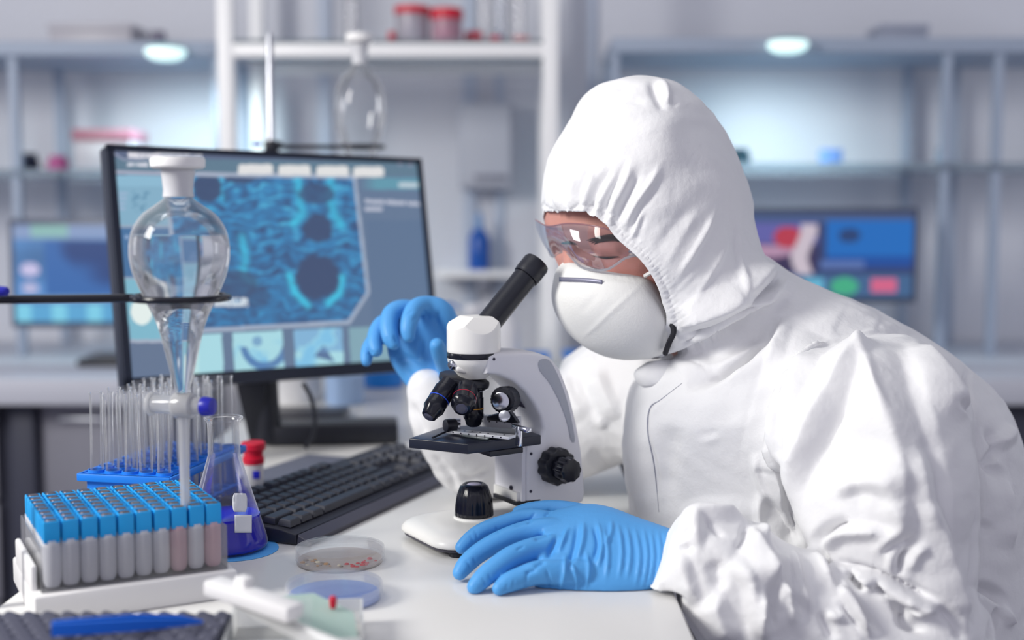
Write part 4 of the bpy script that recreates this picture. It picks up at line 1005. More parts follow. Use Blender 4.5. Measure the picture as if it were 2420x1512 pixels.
# focusing block: lighter front plate, screws
zb0, zb1 = zt(1196, 1.33)-DESK, zt(1058, 1.30)-DESK
af = on_plane(1241, 1120, hwA)[0]
b = bmesh.new(); prism(b, [L3(af-.004, -hwA, zb0), L3(af-.004, hwA, zb0), L3(af+.0005, hwA, zb0), L3(af+.0005, -hwA, zb0)], zz*(zb1-zb0), bev=.001); build('front_plate', b, mat('plate_enamel', lin(222, 222, 230), .3), MS)
M_SCREW = mat('dark_screw', lin(60, 58, 74), .3, metal=.5)
for n, z in ((.008, zb0+.012), (.008, zb1-.012)):
    b = bmesh.new(); cyl(b, L3(af-.0045, n, z), L3(af-.0062, n, z), .0026, n=16, bev=.0004); cyl(b, L3(af-.0060, n, z), L3(af-.0066, n, z), .0013, n=6); build('screw', b, M_SCREW, MS)
for px, py in ((1255, 1072), (1254, 1161), (1165, 848)):
    a, z = on_plane(px, py, hwA if py > 900 else .027)
    b = bmesh.new(); p = L3(a, hwA if py > 900 else .029, z); cyl(b, p-n_*.002, p+n_*.0006, .0016, n=14); build('screw', b, M_SCREW, MS)
b = bmesh.new(); box(b, L3(af+.012, 0, zb0+.004), (.04, .05, .012), PHI); cyl(b, L3(af+.03, 0, .036), L3(af+.03, 0, zb0+.01), .024, n=24); build('pillar_foot', b, M_MSW, MS)
b = bmesh.new(); box(b, L3(af+.004, .004, zb0-.001), (.03, .05, .004), PHI); build('rubber_seal', b, M_BLACKP, MS)
# focus knobs
def knob(c, ax, r, L_, m, name, parent, flutes=9, depth=.05):
    b = bmesh.new(); q = ax.to_track_quat('Z', 'Y').to_matrix().to_4x4(); M = Matrix.Translation(c) @ q; n = 90; R = []
    for s, z in ((.86, 0), (1, .08*L_), (1, .86*L_), (.93, L_*.97), (.72, L_)):
        R.append([b.verts.new(M @ Vector((r*s*(1+depth*math.cos(flutes*2*PI*k/n))*math.cos(2*PI*k/n), r*s*(1+depth*math.cos(flutes*2*PI*k/n))*math.sin(2*PI*k/n), z))) for k in range(n)])
    for A, B in zip(R, R[1:]):
        for k in range(n): b.faces.new([A[k], A[(k+1) % n], B[(k+1) % n], B[k]])
    b.faces.new(R[0][::-1]); b.faces.new(R[-1]); return build(name, b, m, parent)
a, z = on_plane(1306, 1098, hwA); c = L3(a, hwA, z)
ck = knob(c, n_, .0195, .017, M_BLACKP, 'coarse_focus_knob', MS, 11, .045)
a2, z2 = on_plane(1348, 1100, hwA+.035)
knob(L3(a, hwA+.016, z), n_, .0128, .022, M_BLACKG, 'fine_focus_knob', ck, 10, .04)
knob(L3(a, -hwA, z), -n_, .0195, .017, M_BLACKP, 'coarse_focus_knob', MS, 11, .045)
# stage
zs_ = DESK+.1177
pix = ((1105, 1049), (967, 1035), (1046, 1008), (1200, 1000), (1278, 1027))
P = [W(px, py, (CAM.z-zs_)/(ST+(py-756)/K*CT)) for px, py in pix]
b = bmesh.new(); prism(b, P, -zz*.0105, bev=.0012); stg = build('stage', b, mat('stage_black', lin(32, 36, 52), .33), MS)
b = bmesh.new(); prism(b, [P[0].lerp(P[4], .3)-zz*.0106, P[0].lerp(P[4], .75)-zz*.0106, P[0].lerp(P[4], .75)-n_*.04-zz*.0106, P[0].lerp(P[4], .3)-n_*.04-zz*.0106], -zz*.006, bev=.001); build('stage_bracket', b, M_BLACKP, MS)
b = bmesh.new(); box(b, L3(af-.006, .0, zs_-DESK-.014), (.02, .05, .012), PHI, bev=.001); build('stage_mount', b, M_MSG, MS)
def sp_(px, py, z=0): zc = zs_+z; return W(px, py, (CAM.z-zc)/(ST+(py-756)/K*CT))
M_SILVP = mat('silver_paint', lin(222, 224, 230), .3, metal=.15)
def bar(p, q, wd, th, m, name, parent, nh=0, z=.0):
    b = bmesh.new(); d = (q-p); L_ = d.length; d.normalize(); s = zz.cross(d).normalized()
    prism(b, [p-s*wd/2, q-s*wd/2, q+s*wd/2, p+s*wd/2], zz*th, bev=.0003); o = build(name, b, m, parent)
    for k in range(nh):
        c = p+d*(L_*(.12+.76*k/max(nh-1, 1)))+zz*(th+.00003); b = bmesh.new(); cyl(b, c-zz*.001, c+zz*.0003, .0011, n=12)
        f = c-s*(wd/2+.0002)+zz*(-th/2); cyl(b, f+s*.001, f-s*.0001, .0008, n=10); build('hole', b, M_SCREW, o)
    return o
h0 = sp_(1062, 1021, .002); h1 = sp_(1210, 1040-4, .002)
sl_ = bar(h0, h1, .014, .0028, M_SILVP, 'slide_holder', stg, 7)
bar(sp_(1112, 1004, .004), sp_(1228, 1012, .004), .010, .012, M_SILVP, 'stage_rail', stg, 6)
g0, g1 = sp_(1226, 1034, .001), sp_(1232, 1006, .001)
b = bmesh.new(); box(b, sp_(1226, 1030, .008), (.004, .008, .020), PHI, bev=.0006); box(b, sp_(1232, 1012, .016), (.006, .03, .004), PHI, bev=.0006); build('rail_bracket', b, M_CHROME, stg)
b = bmesh.new(); s0, s1 = sp_(1022, 1034, .0015), sp_(1075, 1017, .0015); tube(b, [s0, s0.lerp(s1, .5)+zz*.0015, s1+zz*.001, s1+zz*.006], .0011, 8); build('slide_clip', b, M_BLACKP, stg)
b = bmesh.new(); c = sp_(1080, 1010, .004); box(b, c, (.006, .006, .012), PHI, bev=.001); cyl(b, c+Vector((-.009, 0, .006)), c+Vector((.004, 0, .006)), .0035, n=14); build('clip_post', b, M_CHROME, stg)
b = bmesh.new(); c = sp_(1052, 1006, .01); cyl(b, c, c+a_*.012, .0068, n=22, bev=.001); build('side_knob', b, M_BLACKP, stg)
b = bmesh.new(); prism(b, [sp_(1088, 1030, .0015), sp_(1150, 1040, .0015), sp_(1165, 1031, .0015), sp_(1102, 1022, .0015)], zz*.0011); build('glass_slide', b, thin('slide_glass', tint=(.85, .95, .92), edge=(.5, .7, .65), haze=.1), stg)
# head, collar
zh0, zh1, zh2 = zt(889, 1.33)-DESK, zt(846, 1.33)-DESK, zt(833, 1.33)-DESK
RH = 64/K*1.33
b = bmesh.new(); lathe(b, [(0, zh0-.004), (.014, zh0-.003), (.020, zh0+.004), (.0255, zh1-.008), (RH*.97, zh1-.004), (RH*.985, zh1+.001), (0, zh1+.001)], T(O), n=64); build('head_mount', b, M_MSW, MS)
b = bmesh.new(); lathe(b, [(0, zh1), (RH, zh1), (RH*1.01, zh1+.0015), (RH*1.01, zh2-.0015), (RH, zh2), (0, zh2)], T(O), n=64); build('black_ring', b, M_BLACKG, MS)
b = bmesh.new(); zt_ = zt(746, 1.33)-DESK
lathe(b, [(0, zh2), (RH*.985, zh2), (RH, zh2+.002), (RH*1.0, zh2+.0035), (RH*1.0, zt_), (0, zt_)], T(O), n=72)
ta = (a_+zz*1.05).normalized()      # eyepiece tube axis
tb = L3(.008, 0, zh2+.019)          # where the axis leaves the head
for co_, no_ in ((tb+ta*.0175, ta), (L3(-.002, 0, zt_-.0005), zz), (L3(-.008, 0, zt_-.0005), (zz*1.0-a_*.66).normalized()), (L3(.006, .018, zt_-.003), (zz*.62+n_*.8-a_*.1).normalized()), (L3(.006, -.018, zt_-.003), (zz*.62-n_*.8).normalized())):
    r = bmesh.ops.bisect_plane(b, geom=b.verts[:]+b.edges[:]+b.faces[:], plane_co=co_, plane_no=no_, clear_outer=True)
    ed = [e for e in r['geom_cut'] if isinstance(e, bmesh.types.BMEdge)]
    bmesh.ops.contextual_create(b, geom=ed)
o = build('head', b, M_MSW, MS)
bv = o.modifiers.new('soft', 'BEVEL'); bv.width = .0008; bv.segments = 2; bv.limit_method = 'ANGLE'; bv.angle_limit = math.radians(25)
# eyepiece tube
te = W(1294, 622, 1.33); r0 = te-tb; Lt = None
# choose the far end so that the tube ends where the photograph shows it
best = min((((proj(np.array([tb+ta*s*.001]))[1][0]-620)**2, s) for s in range(40, 160)))[1]*.001
b = bmesh.new(); q = ta.to_track_quat('Z', 'Y').to_matrix().to_4x4(); M = Matrix.Translation(tb) @ q; Lt = best
lathe(b, [(0, .012), (.0133, .012), (.0133, Lt*.78), (.0118, Lt*.785), (.0118, Lt*.8), (0, Lt*.8)], M, n=48); build('eyepiece_tube', b, M_BLACKP, MS)
b = bmesh.new(); lathe(b, [(0, Lt*.79), (.0146, Lt*.79), (.0146, Lt*.81), (.0150, Lt*.82), (.0150, Lt-.003), (.0138, Lt), (.0095, Lt), (.0085, Lt-.003), (0, Lt-.004)], M, n=48); ep = build('eyepiece', b, M_BLACKP, MS)
b = bmesh.new(); cyl(b, tb+ta*Lt*.74-n_*.001-zz*.013, tb+ta*Lt*.74-zz*.0165, .002, n=10); build('set_screw', b, M_SCREW, MS)
# clamp screw left of the head mount
c = L3(-.024, .004, zh1-.006); b = bmesh.new(); cyl(b, c, c-a_*.006, .0052, n=20, bev=.0008); cyl(b, c-a_*.006, c-a_*.0075, .003, n=10); build('clamp_screw', b, M_CHROME, MS)
b = bmesh.new(); capsule(b, [(L3(-.022, .008, zh1-.010), .004), (L3(-.014, .010, zh0+.008), .005)], 14); build('mount_lug', b, M_MSW, MS)
# nosepiece and objectives
tn = (zz*.93-a_*.12+Vector((.30, .0, 0))).normalized()
cN = O+Vector((xw(1094, 1.33)-O.x, 0, zt(912, 1.33)-DESK)); q = tn.to_track_quat('Z', 'Y').to_matrix().to_4x4(); M = Matrix.Translation(cN) @ q
b = bmesh.new(); lathe(b, [(0, .003), (.0262, .003), (.0272, .0045), (.0268, .0075), (.024, .009), (0, .0095)], M, n=56); build('nosepiece_ring', b, M_BLACKP, MS)
b = bmesh.new(); lathe(b, [(0, -.010), (.012, -.0095), (.021, -.004), (.0268, .001), (.0272, .003), (0, .003)], M, n=56); build('nosepiece', b, M_CHROME, MS)
def objective(p, q_, r, name, band, sc=1):
    d = (q_-p); L_ = d.length; d.normalize(); M = Matrix.Translation(p) @ d.to_track_quat('Z', 'Y').to_matrix().to_4x4()
    b = bmesh.new(); lathe(b, [(0, -.004), (r*.92, -.004), (r*.92, L_*.1), (r, L_*.12), (r, L_*.42), (r*.975, L_*.43), (r*.975, L_*.47), (r, L_*.48), (r, L_*.74), (r*.86, L_*.8), (r*.7, L_*.97), (r*.55, L_), (0, L_)], M, n=40)
    o = build(name, b, M_BLACKG, MS)
    b = bmesh.new(); lathe(b, [(r*.96, L_*.44), (r*1.008, L_*.44), (r*1.008, L_*.465), (r*.96, L_*.465)], M, n=40, closed=True); x = build('colour_band', b, band[0], o); x['label'] = band[1]
    b = bmesh.new(); lathe(b, [(0, L_), (r*.5, L_), (r*.42, L_+.001), (r*.3, L_+.0012), (0, L_+.001)], M, n=24); build('front_lens', b, mat('dark_lens', lin(70, 72, 92), .15), o)
mB = (mat('band_blue', lin(44, 84, 214), .3), 'blue colour band'); mR = (mat('band_red', lin(196, 36, 66), .3), 'red colour band'); mY = (mat('band_yellow', lin(226, 160, 36), .3), 'yellow colour band')
objective(W(1058, 912, 1.315), W(1012, 985, 1.292), .0112, 'objective', mB)
objective(W(1102, 925, 1.312), W(1091, 966, 1.286), .0125, 'objective', mR)
objective(W(1119, 930, 1.332), W(1119, 1006, 1.334), .0108, 'objective', mY)
# black condenser knob under the arm
b = bmesh.new(); p0, p1 = W(1178, 944, 1.33), W(1222, 940, 1.375); kd_ = (p1-p0).normalized()
knob(W(1186, 945, 1.325), (W(1240, 938, 1.38)-W(1186, 945, 1.325)).normalized(), .0138, .020, M_BLACKP, 'side_focus_knob', MS, 24, .02); b.free()
b = bmesh.new(); c = W(1184, 948, 1.3235); cyl(b, c, c+(c-W(1240, 938, 1.38)).normalized()*.0012, .0095, n=24, bev=.0003); build('knob_face', b, M_CHROME, MS)
b = bmesh.new(); prism(b, [W(1225, 935, 1.37), W(1252, 962, 1.37), W(1240, 965, 1.37), W(1216, 956, 1.37)], Vector((0, .012, 0)), bev=.001); build('knob_bracket', b, M_SCREW, MS)
b = bmesh.new(); prism(b, [sp_(1150, 993, .012), sp_(1212, 1000, .012), sp_(1226, 1001, .010), sp_(1205, 972, .03), sp_(1150, 985, .02)], Vector((.002, .012, 0)), bev=.001); build('rail_carriage', b, M_BLACKP, stg)
b = bmesh.new(); c = sp_(1192, 985, .024); cyl(b, c, c+Vector((0, -.003, .002)), .006, n=20, bev=.001); build('thumb_screw', b, M_CHROME, stg)
# ================================================================== the person
PERSON_D = 1.42
# ---- body: one continuous mesh (head, neck, trunk, arms), mostly under the coverall
bm = bmesh.new()
head = [((1420, 350), (1640, 350), .05), ((1330, 410), (1730, 410), .082), ((1292, 470), (1750, 470), .088), ((1287, 530), (1750, 530), .088), ((1297, 580), (1745, 580), .085), ((1318, 625), (1730, 620), .08), ((1352, 700), (1700, 690), .072), ((1410, 760), (1680, 735), .060), ((1475, 795), (1680, 765), .046)]
loft(bm, [(W(*p, 1.435), W(*q, 1.415), t) for p, q, t in head])
capsule(bm, [(W(1640, 720, 1.42), .052), (W(1740, 850, 1.43), .058), (W(1850, 960, 1.44), .08)])
loft(bm, [(W(1600, 980, 1.44), W(2000, 860, 1.44), .10), (W(1580, 1100, 1.44), W(2180, 1000, 1.44), .14), (W(1620, 1300, 1.44), W(2300, 1150, 1.44), .14), (W(1720, 1480, 1.44), W(2360, 1360, 1.44), .14)])
capsule(bm, [(W(2020, 930, 1.30), .05), (W(2090, 1130, 1.225), .045), (W(2190, 1430, 1.18), .038)])
capsule(bm, [(W(2190, 1430, 1.18), .038), (W(1900, 1440, 1.18), .034), (W(1680, 1345, 1.19), .026)])
capsule(bm, [(W(1600, 960, 1.56), .045), (W(1360, 1010, 1.575), .03), (W(1150, 1112, 1.555), .022)])
capsule(bm, [(W(1150, 1112, 1.555), .022), (W(1065, 1035, 1.515), .02), (W(1012, 930, 1.5), .022)])
nose0, nose1 = W(1330, 590, 1.40), W(1322, 690, 1.375)
capsule(bm, [(W(1352, 585, 1.40), .010), (W(1352, 620, 1.39), .011), (W(1358, 655, 1.385), .011)])   # nose, under the mask
capsule(bm, [(W(1372, 735, 1.39), .014), (W(1386, 742, 1.38), .012)])                                # lips, under the mask
capsule(bm, [(W(1610, 600, 1.345), .012), (W(1625, 650, 1.345), .010)])                               # ear, under the hood
body = remesh(bm, .0032, 6); off_desk(body)
sculpt(body, [([(1330, 562), (1380, 548), (1450, 552), (1500, 575)], 11, 3.2, 'r'),      # brow
              ([(1345, 598), (1385, 597), (1420, 600)], 12, 5.0, 'v'), ([(1300, 590), (1330, 596)], 12, 4, 'v'),
              ([(1400, 588), (1440, 588), (1475, 592)], 13, 4.2, 'r'),                    # lowered lid
              ([(1392, 607), (1430, 608), (1475, 604)], 5, 2.2, 'c'), ([(1395, 577), (1430, 572), (1480, 578)], 4, 1.4, 'c'),
              ([(1430, 640), (1480, 632), (1530, 640)], 18, 3, 'r'), ([(1400, 618), (1440, 622), (1480, 618)], 6, 1.4, 'r')], passes=1)
relax(body, 1)
PS = link('person', body, M_SKIN)
tag(PS, 'person in white hooded coverall, mask, goggles and blue gloves leaning to the microscope', 'person')
# ribbons laid on the skin: brows and lashes
from mathutils.bvhtree import BVHTree
def bvh_of(me):
    return BVHTree.FromPolygons([v.co.copy() for v in me.vertices], [list(p.vertices) for p in me.polygons])
skin_t = bvh_of(body)
def strip(name, pts, wid, tree, m, parent, lift=.0006, r=None):
    b = bmesh.new(); Q = []
    for x, y in spline(pts, 6):
        rd = (W(x, y, 1)-CAM).normalized(); h = tree.ray_cast(CAM, rd)
        if h[0] is not None: Q.append(h[0]-rd*lift)
    n = len(Q); rs = [max(.25, math.sin(PI*(i+.5)/n))*wid for i in range(n)]
    tube(b, Q, rs, 8); return build(name, b, m, parent)
M_HAIR = mat('dark_hair', lin(44, 34, 38), .7)
for off in (-3, 0, 3, 6):
    strip('eyebrow' if off == 0 else 'eyebrow', [(1392+off*2, 571+off), (1420, 563+off), (1450, 560+off), (1482-off, 568+off)], .0016, skin_t, M_HAIR, PS)
strip('eyebrow', [(1326, 575), (1345, 573), (1362, 577)], .0018, skin_t, M_HAIR, PS)
strip('eyelashes', [(1402, 605), (1432, 609), (1462, 606)], .0012, skin_t, M_HAIR, PS, .001)
strip('hair', [(1552, 668), (1572, 712), (1588, 770)], .006, skin_t, M_HAIR, PS, .002)

# ---- coverall
bm = bmesh.new()
torso = [((1575, 850), (1800, 600), .08), ((1500, 905), (1875, 650), .115), ((1478, 975), (2040, 722), .150), ((1470, 1050), (2200, 812), .165), ((1478, 1140), (2320, 905), .165), ((1492, 1230), (2392, 1010), .165), ((1530, 1330), (2418, 1170), .17), ((1620, 1470), (2424, 1380), .17), ((1720, 1640), (2430, 1600), .17)]
loft(bm, [(W(*p, 1.44), W(*q, 1.44), t) for p, q, t in torso], n=48)
hood = [((1462, 196), (1600, 194), .042), ((1388, 224), (1655, 240), .085), ((1338, 296), (1708, 310), .112), ((1298, 374), (1746, 390), .126), ((1280, 446), (1772, 462), .132), ((1284, 510), (1779, 520), .133), ((1318, 600), (1790, 570), .130), ((1390, 690), (1818, 622), .124), ((1470, 780), (1855, 646), .118), ((1530, 850), (1885, 672), .112)]
loft(bm, [(W(*p, 1.425), W(*q, 1.415), t) for p, q, t in hood], n=48)
up = [((1965, 812), (2130, 790), 1.31, .05), ((1905, 870), (2215, 835), 1.285, .08), ((1864, 980), (2275, 920), 1.255, .092), ((1860, 1080), (2292, 1030), 1.235, .09), ((1872, 1190), (2300, 1150), 1.215, .088), ((1910, 1290), (2300, 1280), 1.20, .08), ((1970, 1370), (2296, 1400), 1.19, .075), ((2060, 1450), (2290, 1520), 1.185, .06)]
loft(bm, [(W(*p, d), W(*q, d), t) for p, q, d, t in up], n=40)
fore = [((1584, 1240), 1.205, (1534, 1408), 1.165, .032), ((1612, 1214), 1.20, (1606, 1428), 1.16, .044), ((1690, 1203), 1.20, (1684, 1512), 1.15, .052), ((1778, 1235), 1.20, (1740, 1580), 1.15, .055), ((1862, 1290), 1.195, (1812, 1640), 1.15, .055), ((1960, 1305), 1.19, (1900, 1690), 1.15, .058), ((2100, 1340), 1.185, (2040, 1710), 1.15, .06), ((2250, 1370), 1.18, (2190, 1700), 1.15, .055), ((2330, 1440), 1.18, (2290, 1680), 1.16, .04)]
loft(bm, [(W(*p, d), W(*q, e), t) for p, d, q, e, t in fore], n=40)
capsule(bm, [(W(1560, 930, 1.56), .10), (W(1440, 960, 1.575), .078), (W(1360, 1010, 1.58), .066), (W(1250, 1080, 1.575), .050), (W(1140, 1118, 1.56), .040)], 24)
capsule(bm, [(W(1140, 1118, 1.56), .040), (W(1085, 1075, 1.53), .038), (W(1035, 990, 1.505), .034), (W(1018, 925, 1.50), .029)], 24)
capsule(bm, [(W(1400, 900, 1.60), .045), (W(1500, 860, 1.58), .06)], 20)
suit = remesh(bm, .0026, 8)
